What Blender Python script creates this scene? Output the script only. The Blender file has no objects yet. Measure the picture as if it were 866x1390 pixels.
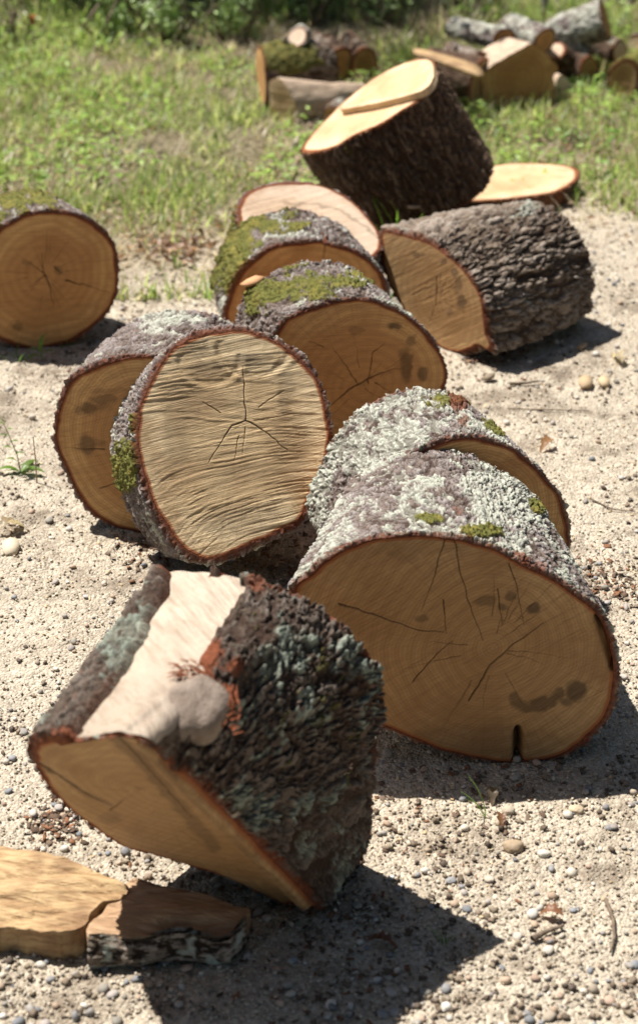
import bpy, math, random
import numpy as np
from mathutils import Vector

random.seed(7)
rng = np.random.default_rng(11)
C = bpy.context.scene.collection
sc = bpy.context.scene

# ------------------------------------------------------------------ camera model (used to turn measured picture points into world points)
FPX, CX, CY = 2528.0, 433.0, 650.0
PITCH = math.radians(28.0)
CAM = np.array([0.0, 0.0, 1.70])
FW = np.array([0, math.cos(PITCH), -math.sin(PITCH)])
UP = np.array([0, math.sin(PITCH), math.cos(PITCH)])
RT = np.array([1.0, 0, 0])

def ray(px, py):
    return FW + (px - CX) / FPX * RT - (py - CY) / FPX * UP

def at(px, py, z=0.0):
    d = ray(px, py)
    return CAM + d * ((z - CAM[2]) / d[2])

def project(P):
    Q = P - CAM
    w = Q @ FW
    return CX + FPX * (Q @ RT) / w, CY - FPX * (Q @ UP) / w

# ------------------------------------------------------------------ numpy noise
def _hash(ix, iy, iz, seed):
    ix = ix.astype(np.int64); iy = iy.astype(np.int64); iz = iz.astype(np.int64)
    h = (ix * 374761393 + iy * 668265263 + iz * 2147483647 * 3 + seed * 1274126177) & 0xFFFFFFFF
    h = ((h ^ (h >> 13)) * 1274126177) & 0xFFFFFFFF
    h = ((h ^ (h >> 16)) * 2246822519) & 0xFFFFFFFF
    h = h ^ (h >> 15)
    return (h & 0xFFFFFF) / float(0xFFFFFF)

def vnoise(P, seed=0):
    F = np.floor(P); f = P - F
    u = f * f * (3 - 2 * f)
    out = np.zeros(len(P))
    for dx in (0, 1):
        wx = u[:, 0] if dx else 1 - u[:, 0]
        for dy in (0, 1):
            wy = u[:, 1] if dy else 1 - u[:, 1]
            for dz in (0, 1):
                wz = u[:, 2] if dz else 1 - u[:, 2]
                out += wx * wy * wz * _hash(F[:, 0] + dx, F[:, 1] + dy, F[:, 2] + dz, seed)
    return out

def fbm(P, octv=4, seed=0, gain=.5):
    o = np.zeros(len(P)); a = 1.0; s = 0.0
    for i in range(octv):
        o += a * vnoise(P * (2.03 ** i) + 17.3 * i, seed + i); s += a; a *= gain
    return o / s

def worley(P, seed=0):
    F = np.floor(P)
    d1 = np.full(len(P), 9.0); d2 = np.full(len(P), 9.0); cid = np.zeros(len(P))
    for dx in (-1, 0, 1):
        for dy in (-1, 0, 1):
            for dz in (-1, 0, 1):
                X = F[:, 0] + dx; Y = F[:, 1] + dy; Z = F[:, 2] + dz
                jx = _hash(X, Y, Z, seed); jy = _hash(X, Y, Z, seed + 101); jz = _hash(X, Y, Z, seed + 202)
                d = np.sqrt((X + jx - P[:, 0]) ** 2 + (Y + jy - P[:, 1]) ** 2 + (Z + jz - P[:, 2]) ** 2)
                m = d < d1
                d2 = np.where(m, d1, np.minimum(d2, d)); cid = np.where(m, jx, cid); d1 = np.where(m, d, d1)
    return d1, d2, cid

def sstep(a, b, x):
    t = np.clip((x - a) / (b - a), 0, 1)
    return t * t * (3 - 2 * t)

# ------------------------------------------------------------------ mesh helpers
def mesh_np(name, V, F, mat, parent=None, attrs=None, smooth=True, loc=None):
    """V (n,3) world points, F list of face arrays (each (m,k))"""
    V = np.asarray(V, dtype=np.float64)
    me = bpy.data.meshes.new(name)
    o = bpy.data.objects.new(name, me); C.objects.link(o)
    org = np.zeros(3)
    if parent is not None:
        o.parent = parent
        org = np.array(parent['_w'])
    elif loc is not None:
        org = np.array(loc); o.location = Vector(org)
    if not isinstance(F, (list, tuple)): F = [F]
    F = [np.asarray(f, dtype=np.int32) for f in F if len(f)]
    nl = sum(f.size for f in F); nf = sum(len(f) for f in F)
    me.vertices.add(len(V)); me.loops.add(nl); me.polygons.add(nf)
    me.vertices.foreach_set('co', (V - org).astype(np.float32).ravel())
    me.loops.foreach_set('vertex_index', np.concatenate([f.ravel() for f in F]))
    st = []; tot = 0
    for f in F:
        k = f.shape[1]
        st.append(tot + np.arange(len(f)) * k); tot += f.size
    me.polygons.foreach_set('loop_start', np.concatenate(st).astype(np.int32))
    if smooth: me.polygons.foreach_set('use_smooth', np.ones(nf, dtype=bool))
    me.update(calc_edges=True)
    if attrs:
        for k, v in attrs.items():
            v = np.asarray(v, dtype=np.float32)
            if v.ndim == 1:
                a = me.attributes.new(k, 'FLOAT', 'POINT'); a.data.foreach_set('value', v)
            elif v.shape[1] == 3:
                a = me.attributes.new(k, 'FLOAT_VECTOR', 'POINT'); a.data.foreach_set('vector', v.ravel())
            else:
                a = me.attributes.new(k, 'FLOAT_COLOR', 'POINT'); a.data.foreach_set('color', v.ravel())
    me.materials.append(mat)
    return o

def tag(o, label, cat, group=None, kind=None):
    o['label'] = label
    if cat: o['category'] = cat
    if group: o['group'] = group
    if kind: o['kind'] = kind
    return o

def thing(name, label, cat, loc, group=None):
    o = bpy.data.objects.new(name, None); C.objects.link(o)
    o.location = Vector(loc); o.empty_display_size = .05
    o['_w'] = [float(v) for v in loc]
    return tag(o, label, cat, group)

def grid_faces(nr, nc, wrap=True, off=0):
    """rows nr, columns nc ; wrapped in columns"""
    c = np.arange(nc if wrap else nc - 1); r = np.arange(nr - 1)
    R, K = np.meshgrid(r, c, indexing='ij')
    K2 = (K + 1) % nc
    return np.stack([R * nc + K, R * nc + K2, (R + 1) * nc + K2, (R + 1) * nc + K], -1).reshape(-1, 4) + off

# ------------------------------------------------------------------ node helpers
class NT:
    def __init__(s, name):
        s.m = bpy.data.materials.new(name); s.m.use_nodes = True
        s.t = s.m.node_tree; s.t.nodes.clear()
        s.out = s.t.nodes.new('ShaderNodeOutputMaterial')
    def n(s, ty, **kw):
        nd = s.t.nodes.new(ty)
        ins = kw.pop('ins', {})
        for k, v in kw.items(): setattr(nd, k, v)
        for k, v in ins.items():
            if hasattr(v, 'node'): s.t.links.new(v, nd.inputs[k])
            else: nd.inputs[k].default_value = v
        return nd
    def attr(s, name, out='Fac'):
        return s.n('ShaderNodeAttribute', attribute_name=name).outputs[out]
    def math(s, op, a, b=0.0, c=0.0, clamp=False):
        nd = s.n('ShaderNodeMath', operation=op, use_clamp=clamp)
        for i, v in enumerate((a, b, c)):
            if hasattr(v, 'node'): s.t.links.new(v, nd.inputs[i])
            else: nd.inputs[i].default_value = v
        return nd.outputs[0]
    def mix(s, f, a, b, mode='MIX'):
        nd = s.n('ShaderNodeMix', data_type='RGBA', blend_type=mode)
        for i, v in ((0, f), (6, a), (7, b)):
            if hasattr(v, 'node'): s.t.links.new(v, nd.inputs[i])
            else: nd.inputs[i].default_value = (tuple(v) + (1,)) if isinstance(v, (tuple, list)) and len(v) == 3 else v
        return nd.outputs[2]
    def noise(s, vec, scale, detail=3, rough=.55, dist=0.0, out='Fac'):
        nd = s.n('ShaderNodeTexNoise', ins={'Scale': scale, 'Detail': detail, 'Roughness': rough, 'Distortion': dist})
        if vec is not None: s.t.links.new(vec, nd.inputs['Vector'])
        return nd.outputs[out]
    def ramp(s, f, lo, hi):
        nd = s.n('ShaderNodeMapRange', interpolation_type='SMOOTHSTEP', ins={'From Min': lo, 'From Max': hi})
        s.t.links.new(f, nd.inputs['Value'])
        return nd.outputs[0]
    def mapping(s, vec, scale, rot=(0, 0, 0)):
        nd = s.n('ShaderNodeMapping', ins={'Scale': scale, 'Rotation': rot}); s.t.links.new(vec, nd.inputs['Vector'])
        return nd.outputs[0]
    def bump(s, h, dist, strength=1.0, normal=None):
        nd = s.n('ShaderNodeBump', ins={'Distance': dist, 'Strength': strength}); s.t.links.new(h, nd.inputs['Height'])
        if normal is not None: s.t.links.new(normal, nd.inputs['Normal'])
        return nd.outputs[0]
    def finish(s, col, rough=.8, normal=None, spec=.3, trans=0.0, tcol=None):
        p = s.n('ShaderNodeBsdfPrincipled', ins={'Specular IOR Level': spec})
        for k, v in (('Base Color', col), ('Roughness', rough)):
            if hasattr(v, 'node'): s.t.links.new(v, p.inputs[k])
            else: p.inputs[k].default_value = (tuple(v) + (1,)) if isinstance(v, tuple) else v
        if normal is not None: s.t.links.new(normal, p.inputs['Normal'])
        sh = p.outputs[0]
        if trans > 0:
            tr = s.n('ShaderNodeBsdfTranslucent')
            v = tcol if tcol is not None else col
            if hasattr(v, 'node'): s.t.links.new(v, tr.inputs[0])
            else: tr.inputs[0].default_value = tuple(v) + (1,)
            mx = s.n('ShaderNodeMixShader', ins={0: trans}); s.t.links.new(sh, mx.inputs[1]); s.t.links.new(tr.outputs[0], mx.inputs[2])
            sh = mx.outputs[0]
        s.t.links.new(sh, s.out.inputs[0])
        return s.m

# bark: attribute bk = (groove, lichen, moss, rim), cell = plate id
def mat_bark(name, plate=(.20, .165, .145), plate2=(.30, .27, .26), groove=(.035, .024, .018), lichen=(.54, .56, .475), moss=(.15, .165, .038), rimc=(.105, .034, .017)):
    m = NT(name)
    col = m.n('ShaderNodeAttribute', attribute_name='bk')
    sep = m.n('ShaderNodeSeparateColor'); m.t.links.new(col.outputs['Color'], sep.inputs[0])
    g, li, mo = sep.outputs[0], sep.outputs[1], sep.outputs[2]
    rim = m.attr('rim'); cell = m.attr('cell')
    co = m.n('ShaderNodeTexCoord').outputs['Object']
    n1 = m.noise(co, 28, 4); n2 = m.noise(co, 160, 4, .65); n3 = m.noise(co, 420, 3, .6)
    base = m.mix(m.ramp(m.math('ADD', m.math('MULTIPLY', cell, .55), m.math('MULTIPLY', n1, .6)), .3, .85), plate, plate2)
    base = m.mix(m.math('MULTIPLY', m.ramp(n2, .42, .72), .55), base, (plate[0] * .42, plate[1] * .38, plate[2] * .36))
    # reddish flakes
    base = m.mix(m.math('MULTIPLY', m.ramp(m.noise(co, 75, 2), .60, .72), .45), base, (.20, .105, .07))
    base = m.mix(g, base, groove)
    lcol = m.mix(m.ramp(n2, .35, .65), tuple(v * .72 for v in lichen), lichen)
    lcol = m.mix(m.math('MULTIPLY', m.ramp(m.noise(co, 22, 2), .5, .68), .5), lcol, (.47, .52, .42))
    base = m.mix(m.math('MULTIPLY', li, .95), base, lcol)
    mcol = m.mix(m.ramp(n3, .3, .7), tuple(v * .45 for v in moss), moss)
    mcol = m.mix(m.ramp(m.noise(co, 40, 3), .45, .7), mcol, (moss[0] * 1.35, moss[1] * 1.1, moss[2] * 1.1))
    base = m.mix(mo, base, mcol)
    rcol = m.mix(m.ramp(n2, .35, .75), rimc, (rimc[0] * 1.9, rimc[1] * 1.9, rimc[2] * 1.9))
    base = m.mix(rim, base, rcol)
    h = m.math('ADD', m.math('MULTIPLY', n2, 1.0), m.math('MULTIPLY', n3, .6))
    return m.finish(base, .88, m.bump(h, .0032, .8), spec=.2)

# sawn face: fuv = metres from the pith, suv = metres in saw direction, rf = radial fraction, crack, stain
def mat_face(name, heart=(.42, .245, .105), sap=(.56, .37, .18), saw=.55, rings=.62, rimw=.03):
    m = NT(name)
    fuv = m.attr('fuv', 'Vector'); suv = m.attr('suv', 'Vector'); rf = m.attr('rf'); cr = m.attr('crack'); stn = m.attr('stain')
    sx = m.n('ShaderNodeSeparateXYZ'); m.t.links.new(fuv, sx.inputs[0])
    u, v = sx.outputs[0], sx.outputs[1]
    wn = m.noise(fuv, 9, 3)
    r = m.math('SQRT', m.math('ADD', m.math('MULTIPLY', u, u), m.math('MULTIPLY', v, v)))
    rw = m.math('ADD', r, m.math('MULTIPLY', wn, .035))
    ring = m.math('SINE', m.math('MULTIPLY', rw, 1150.0))
    ring2 = m.math('SINE', m.math('MULTIPLY', rw, 330.0))
    ang = m.math('ARCTAN2', v, u)
    cmb = m.n('ShaderNodeCombineXYZ'); m.t.links.new(m.math('MULTIPLY', ang, 30.0), cmb.inputs[0]); m.t.links.new(m.math('MULTIPLY', r, 6.0), cmb.inputs[1])
    rays = m.noise(cmb.outputs[0], 1.6, 3, .6)
    big = m.noise(fuv, 11, 4, .6)
    hs = m.ramp(m.math('ADD', rf, m.math('MULTIPLY', m.math('SUBTRACT', wn, .5), .35)), .60, .84)
    col = m.mix(hs, heart, sap)
    col = m.mix(m.math('MULTIPLY', m.ramp(big, .40, .70), .75), col, (heart[0] * .62, heart[1] * .52, heart[2] * .42))
    f1 = m.math('MULTIPLY', m.math('ADD', m.math('MULTIPLY', ring, .5), m.math('ADD', m.math('MULTIPLY', ring2, .5), 1.0)), .5 * rings)
    col = m.mix(f1, col, (heart[0] * .55, heart[1] * .46, heart[2] * .38))
    col = m.mix(m.math('MULTIPLY', m.ramp(rays, .48, .75), .45), col, (heart[0] * .5, heart[1] * .42, heart[2] * .35))
    sm = m.mapping(suv, (9, 260, 1)); s1 = m.noise(sm, 1.0, 4, .65, 0.4)
    sm2 = m.mapping(suv, (14, 900, 1)); s2 = m.noise(sm2, 1.0, 2, .5)
    col = m.mix(m.math('MULTIPLY', m.ramp(s1, .45, .75), saw), col, (heart[0] * .6, heart[1] * .52, heart[2] * .44))
    fine = m.noise(fuv, 700, 2, .6)
    col = m.mix(m.math('MULTIPLY', fine, .22), col, (sap[0] * 1.25, sap[1] * 1.25, sap[2] * 1.3))
    col = m.mix(m.math('MULTIPLY', stn, m.math('MULTIPLY_ADD', wn, .5, .58)), col, (.05, .028, .014))
    col = m.mix(m.ramp(rf, 1.0 - rimw, 1.0 - rimw * .3), col, (.30, .10, .03))
    col = m.mix(cr, col, (.016, .010, .007))
    h = m.math('ADD', m.math('MULTIPLY', s1, 1.0), m.math('ADD', m.math('MULTIPLY', s2, .5), m.math('MULTIPLY', fine, .25)))
    return m.finish(col, .62, m.bump(h, .0022 * (1 + saw), .8), spec=.3)

BK_GREY = mat_bark('bark_grey_lichen')
BK_DARK = mat_bark('bark_dark_lichen', plate=(.085, .07, .055), plate2=(.16, .14, .12), groove=(.02, .014, .01), lichen=(.24, .29, .24), moss=(.08, .09, .03), rimc=(.13, .04, .018))
BK_OAK = mat_bark('bark_brown_furrowed', plate=(.20, .16, .12), plate2=(.36, .31, .26), groove=(.03, .02, .013), lichen=(.38, .40, .35), moss=(.13, .14, .035))
BK_BLACK = mat_bark('bark_dark_furrowed', plate=(.085, .062, .043), plate2=(.17, .13, .095), groove=(.018, .012, .009), lichen=(.2, .2, .16), moss=(.08, .08, .02), rimc=(.19, .065, .025))
FACE_ORANGE = mat_face('sawn_oak_orange', heart=(.50, .26, .095), sap=(.68, .42, .175))
FACE_STRAW = mat_face('sawn_oak_straw', heart=(.54, .39, .21), sap=(.68, .53, .32), saw=.75, rings=.12)
FACE_BROWN = mat_face('sawn_oak_brown', heart=(.41, .245, .105), sap=(.50, .32, .15))
FACE_PALE = mat_face('sawn_oak_pale', heart=(.64, .43, .235), sap=(.72, .54, .34), saw=.15, rings=.10)
FACE_PINK = mat_face('sawn_oak_pinkish', heart=(.60, .45, .32), sap=(.66, .51, .38), saw=.1, rings=.06)

# ------------------------------------------------------------------ ring helpers
def nrm(v):
    v = np.array(v, dtype=float); return v / np.linalg.norm(v)

def basis(d):
    d = nrm(d); a = np.array([0, 0, 1.0]) if abs(d[2]) < .9 else np.array([0, 1.0, 0])
    e1 = nrm(np.cross(a, d)); e2 = np.cross(d, e1)
    return e1, e2

def resample(P, cen, d, NA):
    """resample a closed 3-D outline by angle about axis d"""
    e1, e2 = basis(d)
    # densify with periodic Catmull-Rom
    n = len(P); dense = []
    for i in range(n):
        p0, p1, p2, p3 = P[i - 1], P[i], P[(i + 1) % n], P[(i + 2) % n]
        for t in np.linspace(0, 1, 14, endpoint=False):
            dense.append(.5 * ((2 * p1) + (-p0 + p2) * t + (2 * p0 - 5 * p1 + 4 * p2 - p3) * t * t + (-p0 + 3 * p1 - 3 * p2 + p3) * t ** 3))
    D = np.array(dense)
    a = np.arctan2((D - cen) @ e2, (D - cen) @ e1)
    o = np.argsort(a); a = a[o]; D = D[o]
    a = np.concatenate([a - 2 * np.pi, a, a + 2 * np.pi]); D = np.concatenate([D, D, D])
    phi = np.linspace(-np.pi, np.pi, NA, endpoint=False)
    return np.stack([np.interp(phi, a, D[:, k]) for k in range(3)], -1), phi

def backproject(pts, n, depth_pt):
    out = []
    for (x, y) in pts:
        r = ray(x, y); out.append(CAM + r * (((depth_pt - CAM) @ n) / (r @ n)))
    return np.array(out)

def seg_dist(X, Y, a, b):
    ax, ay = a; bx, by = b
    dx, dy = bx - ax, by - ay
    t = np.clip(((X - ax) * dx + (Y - ay) * dy) / (dx * dx + dy * dy + 1e-9), 0, 1)
    return np.hypot(X - ax - t * dx, Y - ay - t * dy), t

def face_mesh(parent, W, cen, n, mat, seed=0, pith_px=None, cracks=(), stains=(), saw_ang=0.0, relief=None, NR=60, bands=(), autocracks=6, dome=.0):
    NA = len(W)
    s = np.linspace(0, 1, NR + 1)[1:]
    V = cen + (W - cen)[None] * s[:, None, None]
    rf = np.repeat(s, NA)
    V = V.reshape(-1, 3)
    V = np.concatenate([V, cen[None]]); rf = np.append(rf, 0)
    n = nrm(n)
    e1 = nrm(np.cross(np.array([0, 0, 1.0]) if abs(n[2]) < .95 else np.array([0, 1.0, 0]), n)); e2 = np.cross(n, e1)
    pith = cen if pith_px is None else backproject([pith_px], n, cen)[0]
    u = (V - pith) @ e1; v = (V - pith) @ e2
    X, Y = project(V)
    wob = fbm(np.stack([u * 60, v * 60, np.full_like(u, seed)], -1), 3, seed) - .5
    wob2 = fbm(np.stack([u * 60, v * 60, np.full_like(u, seed + 9)], -1), 3, seed + 5) - .5
    Xw = X + wob * 9; Yw = Y + wob2 * 9; Xc = X + wob * 4; Yc = Y + wob2 * 4
    crack = np.zeros(len(V)); stain = np.zeros(len(V))
    for pts, w in cracks:
        L = len(pts) - 1
        for i in range(L):
            d, t = seg_dist(Xc, Yc, pts[i], pts[i + 1])
            tt = (i + t) / L
            ww = w * (1 - .75 * tt)
            ww = ww * (.62 if w < 2.5 else 1) * (1 + .8 * wob)
            crack = np.maximum(crack, np.clip(1.25 - d / (ww + .3), 0, 1) * (.92 - .45 * tt))
    rr = random.Random(seed)
    for k in range(autocracks):       # fine drying checks radiating from the pith
        a = rr.uniform(0, 6.28); R = np.linalg.norm(W[0] - cen)
        r0 = R * rr.uniform(.02, .35); r1 = r0 + R * rr.uniform(.2, .55)
        d, t = seg_dist(u + wob * .006, v + wob2 * .006, (r0 * math.cos(a), r0 * math.sin(a)), (r1 * math.cos(a), r1 * math.sin(a)))
        crack = np.maximum(crack, .42 * np.clip(1.2 - d / .0010, 0, 1) * (1 - .7 * t))
    for (sx, sy, rx, ry, st) in stains:
        q = np.sqrt(((Xw - sx) / rx) ** 2 + ((Yw - sy) / ry) ** 2) + wob * .5
        stain = np.maximum(stain, st * (1 - sstep(.55, 1.15, q)))
    for pts, w, st in bands:
        for i in range(len(pts) - 1):
            d, t = seg_dist(Xw, Yw, pts[i], pts[i + 1])
            stain = np.maximum(stain, st * (1 - sstep(w * .4, w, d)))  # bands also put the shade of saw steps into this mask
    ca, sa = math.cos(saw_ang), math.sin(saw_ang)
    su = u * ca + v * sa; sv = -u * sa + v * ca
    hgt = -.003 * crack + .0012 * (fbm(np.stack([su * 6, sv * 120, np.full_like(u, seed)], -1), 3, seed) - .5)
    hgt += .006 * (fbm(np.stack([u * 8, v * 8, np.full_like(u, seed)], -1), 2, seed + 3) - .5) * (1 - rf ** 6)
    if relief is not None: hgt = hgt + relief(su, sv, X, Y, rf)
    V = V + n * hgt[:, None]
    faces = grid_faces(NR, NA)
    k = np.arange(NA)
    tri = np.stack([np.full(NA, len(V) - 1), k, (k + 1) % NA], -1)
    # orientation along n
    p = V[tri[0]]
    if np.dot(np.cross(p[1] - p[0], p[2] - p[0]), n) < 0: tri = tri[:, ::-1]
    p = V[faces[NA * (NR // 2)]]
    if np.dot(np.cross(p[1] - p[0], p[2] - p[1]), n) < 0: faces = faces[:, ::-1]
    sd = np.full_like(u, seed * 3.7)
    return mesh_np('cut_face', V, [faces, tri], mat, parent, dict(fuv=np.stack([u, v, sd], -1), suv=np.stack([su, sv, sd], -1), rf=rf, crack=crack, stain=stain))

def in_poly(X, Y, poly):
    ins = np.zeros(len(X), bool); n = len(poly)
    for i in range(n):
        x1, y1 = poly[i]; x2, y2 = poly[(i + 1) % n]
        c = ((y1 > Y) != (y2 > Y)) & (X < (x2 - x1) * (Y - y1) / (y2 - y1 + 1e-9) + x1)
        ins ^= c
    return ins

def poly_sdist(X, Y, poly):
    d = np.full(len(X), 1e9)
    for i in range(len(poly)):
        dd, _ = seg_dist(X, Y, poly[i], poly[(i + 1) % len(poly)]); d = np.minimum(d, dd)
    return np.where(in_poly(X, Y, poly), -d, d)

def bark_mesh(parent, F, B, CF, CB, d, mat, seed=0, bt=.0095, amp=.0075, cell=.018, stretch=2.0, lichen=.5, moss=0.0, moss_px=(), lich_px=(), rim_px=(), strip=None,
              NL=120, warp=None, back_open=False, ruf=.95, ragged=.004, swell=0.0, bend=None):
    NA = len(F); d = nrm(d)
    Lm = np.linalg.norm(CB - CF)
    rad = F - CF; rad = rad - (rad @ d)[:, None] * d; R = np.linalg.norm(rad, axis=1); rad /= R[:, None]
    rmean = R.mean()
    nrim = 5
    rows = []; tt = []; rk = []
    bv = (bt * (.45 + 1.2 * fbm(F * 22 + seed, 3, seed + 80)))[:, None]
    WF = CF + (F - CF) * (1 - bv / rmean); WB = CB + (B - CB) * (1 - bt / max(np.linalg.norm(B - CB, axis=1).mean(), .01))
    ts = np.linspace(0, 1, NL) ; ts = .5 * (ts + (ts - np.sin(2 * np.pi * ts) / (2 * np.pi)))
    for i in range(nrim):
        k = i / nrim; rows.append(WF * (1 - k) + F * k); tt.append(0.0); rk.append(k)
    for t in ts:
        rows.append(F * (1 - t) + B * t); tt.append(t); rk.append(1.0)
    for i in range(nrim):
        k = 1 - (i + 1) / nrim; rows.append(WB * (1 - k) + B * k); tt.append(1.0); rk.append(k)
    NRW = len(rows)
    P = np.array(rows).reshape(-1, 3); T = np.repeat(tt, NA); K = np.repeat(rk, NA)
    RD = np.tile(rad, (NRW, 1))
    Q = P - CF
    ax = Q @ d; loc = Q - ax[:, None] * d
    e1, e2 = basis(d)
    X3 = np.stack([loc @ e1, loc @ e2, ax / stretch], -1)
    wv = np.stack([fbm(X3 * 40 + 3, 3, seed + 1), fbm(X3 * 40 + 7, 3, seed + 2), fbm(X3 * 40 + 11, 3, seed + 3)], -1) - .5
    wf = np.stack([fbm(X3 * 150 + 3, 2, seed + 4), fbm(X3 * 150 + 7, 2, seed + 5), fbm(X3 * 150 + 11, 2, seed + 6)], -1) - .5
    S = (X3 + wv * cell * 1.9 + wf * cell * .9) / cell
    d1, d2, cid = worley(S, seed)
    e = d2 - d1
    fq = .55 / cell
    Xw = X3 + wv * cell * .8 + wf * cell * .5
    g1 = sstep(0, .085, np.abs(fbm(Xw * fq, 3, seed + 12) - .5))
    g2 = sstep(0, .10, np.abs(fbm(Xw * fq * 1.9, 3, seed + 13) - .5))
    wE = sstep(.0, .22, e)
    plate = np.minimum(np.minimum(g1, .30 + .70 * g2), .25 + .75 * wE)
    rough = fbm(X3 * np.array([150, 150, 150 * stretch ** .5]), 4, seed + 8, .6)
    h = amp * (plate * (.72 +   .38 * cid) + ruf * (rough - .5)) + amp * .9 * (fbm(X3 * 16, 3, seed + 9) - .5)
    PX, PY = project(P)
    wpx = (fbm(X3 * 45, 3, seed + 20) - .5) * 26
    view = ((CAM - P) * RD).sum(1) > 0
    upn = RD[:, 2]; vloose = ((CAM - P) * RD).sum(1) > -1.3
    # lichen
    ln = fbm(X3 * 26, 4, seed + 30) * .6 + fbm(X3 * 110, 3, seed + 31) * .4
    lc = np.full(len(P), lichen)
    for (x, y, r, s) in lich_px:
        q = np.hypot(PX - x, PY - y) + wpx
        lc = lc + np.where(view, s * (1 - sstep(r * .5, r, q)), 0)
    thr = .72 - .36 * lc
    li = sstep(thr, thr + .03, ln) * (.35 + .65 * sstep(.25, .7, plate)) * (.5 + .5 * sstep(.30, .45, rough))
    # moss
    mn = fbm(X3 * 30, 4, seed + 40) * .65 + fbm(X3 * 140, 3, seed + 41) * .35
    mc = np.full(len(P), moss) * np.clip(upn * 1.2 + .3, 0, 1)
    for (x, y, rx, ry, s) in moss_px:
        q = np.sqrt(((PX - x) / rx) ** 2 + ((PY - y) / ry) ** 2) + wpx * .02
        mc = mc + np.where(view, s * (1 - sstep(.45, 1.1, q)), 0)
    mthr = .74 - .42 * mc
    mo = sstep(mthr, mthr + .05, mn)
    li = li * (1 - mo)
    h = h + li * .0016 * fbm(X3 * 260, 2, seed + 60) + mo * (.002 + .005 * fbm(X3 * 330, 2, seed + 61))
    rim = np.maximum(1 - sstep(.25, 1.0, K) * .9, .8 * (1 - sstep(0, .012 / Lm, np.minimum(T, 1 - T))) * (1 - sstep(.3, .8, plate * (.6 + .6 * cid))))
    for (x, y, r, s) in rim_px:
        q = np.hypot(PX - x, PY - y) + wpx
        rim = np.maximum(rim, np.where(view, s * (1 - sstep(r * .5, r, q)), 0))
    prof = sstep(0, 1, K)
    hh = (h - amp * .55) * prof
    rag = (fbm(np.stack([loc @ e1, loc @ e2, np.full(len(P), seed)], -1) * 130, 3, seed + 70) - .25) * ragged * 2
    near = (1 - sstep(0, .02 / Lm, T)) - (1 - sstep(0, .02 / Lm, 1 - T))
    shift = near * rag * sstep(.2, 1, K)
    if swell: hh = hh + swell * np.sin(np.pi * T)
    if strip is not None:
        sd = poly_sdist(PX, PY, strip) + wpx * .55
        m = np.where(vloose, 1 - sstep(-5, 1, sd), 0)
        hh = hh * (1 - m) - (bt * K + .006) * m
        rim = np.maximum(rim, np.where(view & (sd > -8) & (sd < 0), .25, 0))
    V = P + RD * hh[:, None] + d * shift[:, None]
    if bend is not None: V = bend(V, T)
    faces = grid_faces(NRW, NA)
    p = V[faces[NA * (NRW // 2)]]
    if np.dot(np.cross(p[1] - p[0], p[2] - p[1]), RD[NA * (NRW // 2)]) < 0: faces = faces[:, ::-1]
    g = 1 - sstep(.15, .75, plate)
    bk = np.stack([g * .9, li, mo, np.ones(len(P))], -1)
    return mesh_np('bark', V, faces, mat, parent, dict(bk=bk, rim=np.clip(rim, 0, 1), cell=cid)), WF, WB

LOGGRP = 'sawn oak rounds scattered over the gravel'
def big_log(name, label, outline, n, d, L, taper=.97, zmin=-.006, mat=BK_GREY, fmat=FACE_ORANGE, NA=420, NL=150, seed=1, rd=.35, face=None, bark=None, cat='log', group=LOGGRP, drop=0.0, relief=None):
    n = nrm(n); d = nrm(d); face = face or {}; bark = bark or {}
    cx = np.mean([p[0] for p in outline]); cy = np.mean([p[1] for p in outline])
    lo, hi = 1.0, 12.0
    for _ in range(40):
        k = .5 * (lo + hi); dp = CAM + ray(cx, cy) * k
        P = backproject(outline, n, dp); cen = P.mean(0)
        Bk = cen + d * L + (P - cen) * taper
        z = min(P[:, 2].min(), Bk[:, 2].min())
        if z > zmin: lo = k
        else: hi = k
    F, phi = resample(P, cen, d, NA); cen = F.mean(0)
    radv = F - cen; radv = radv - (radv @ d)[:, None] * d
    R = np.linalg.norm(radv, axis=1, keepdims=True); Rm = R.mean()
    radB = radv / R * (R * (1 - rd) + Rm * rd) * taper
    CB = cen + d * L; B = CB + radB
    # keep the back end on the ground too
    e = thing(name, label, cat, (cen[0], cen[1], 0.0), group)
    bo, WF, WB = bark_mesh(e, F, B, cen, CB, d, mat, seed=seed, NL=NL, **bark)
    face_mesh(e, WF, WF.mean(0), n, fmat, seed=seed, relief=relief, **face)
    face_mesh(e, WB, WB.mean(0), d, fmat, seed=seed + 1, NR=8)
    print(name, 'centre', np.round(cen, 3), 'R', round(float(Rm), 3), 'zmin', round(float(F[:, 2].min()), 3), round(float(B[:, 2].min()), 3))
    return e, F, cen, n, d

# ================================================================== THE LARGE ROUNDS
A_OUT = [(163, 371), (156, 330), (135, 305), (108, 289), (78, 284), (40, 288), (8, 302), (-25, 330), (-42, 375), (-36, 420), (-12, 455), (23, 473), (60, 475), (100, 464), (137, 436), (156, 409)]
big_log('log_round', 'mossy topped log round at the left edge, dark star crack in its shaded face', A_OUT, (.22, -.97, 0), (-.5, .86, 0), .15, seed=3, NA=360, NL=110,
        face=dict(NR=80, pith_px=(62, 372), autocracks=16, cracks=[([(62, 372), (68, 390), (73, 415)], 1.6), ([(62, 372), (52, 380), (48, 385)], 1.4), ([(60, 370), (57, 345)], .8), ([(90, 380), (120, 388), (152, 397)], 1.3), ([(75, 362), (88, 372)], 1.2), ([(62, 372), (40, 355)], .7)],
                  stains=[(25, 443, 9, 8, .6), (81, 366, 8, 6, .5), (35, 357, 6, 5, .35)]),
        bark=dict(lichen=.25, moss=.35, moss_px=[(35, 265, 60, 22, .75)], amp=.006))

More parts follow.
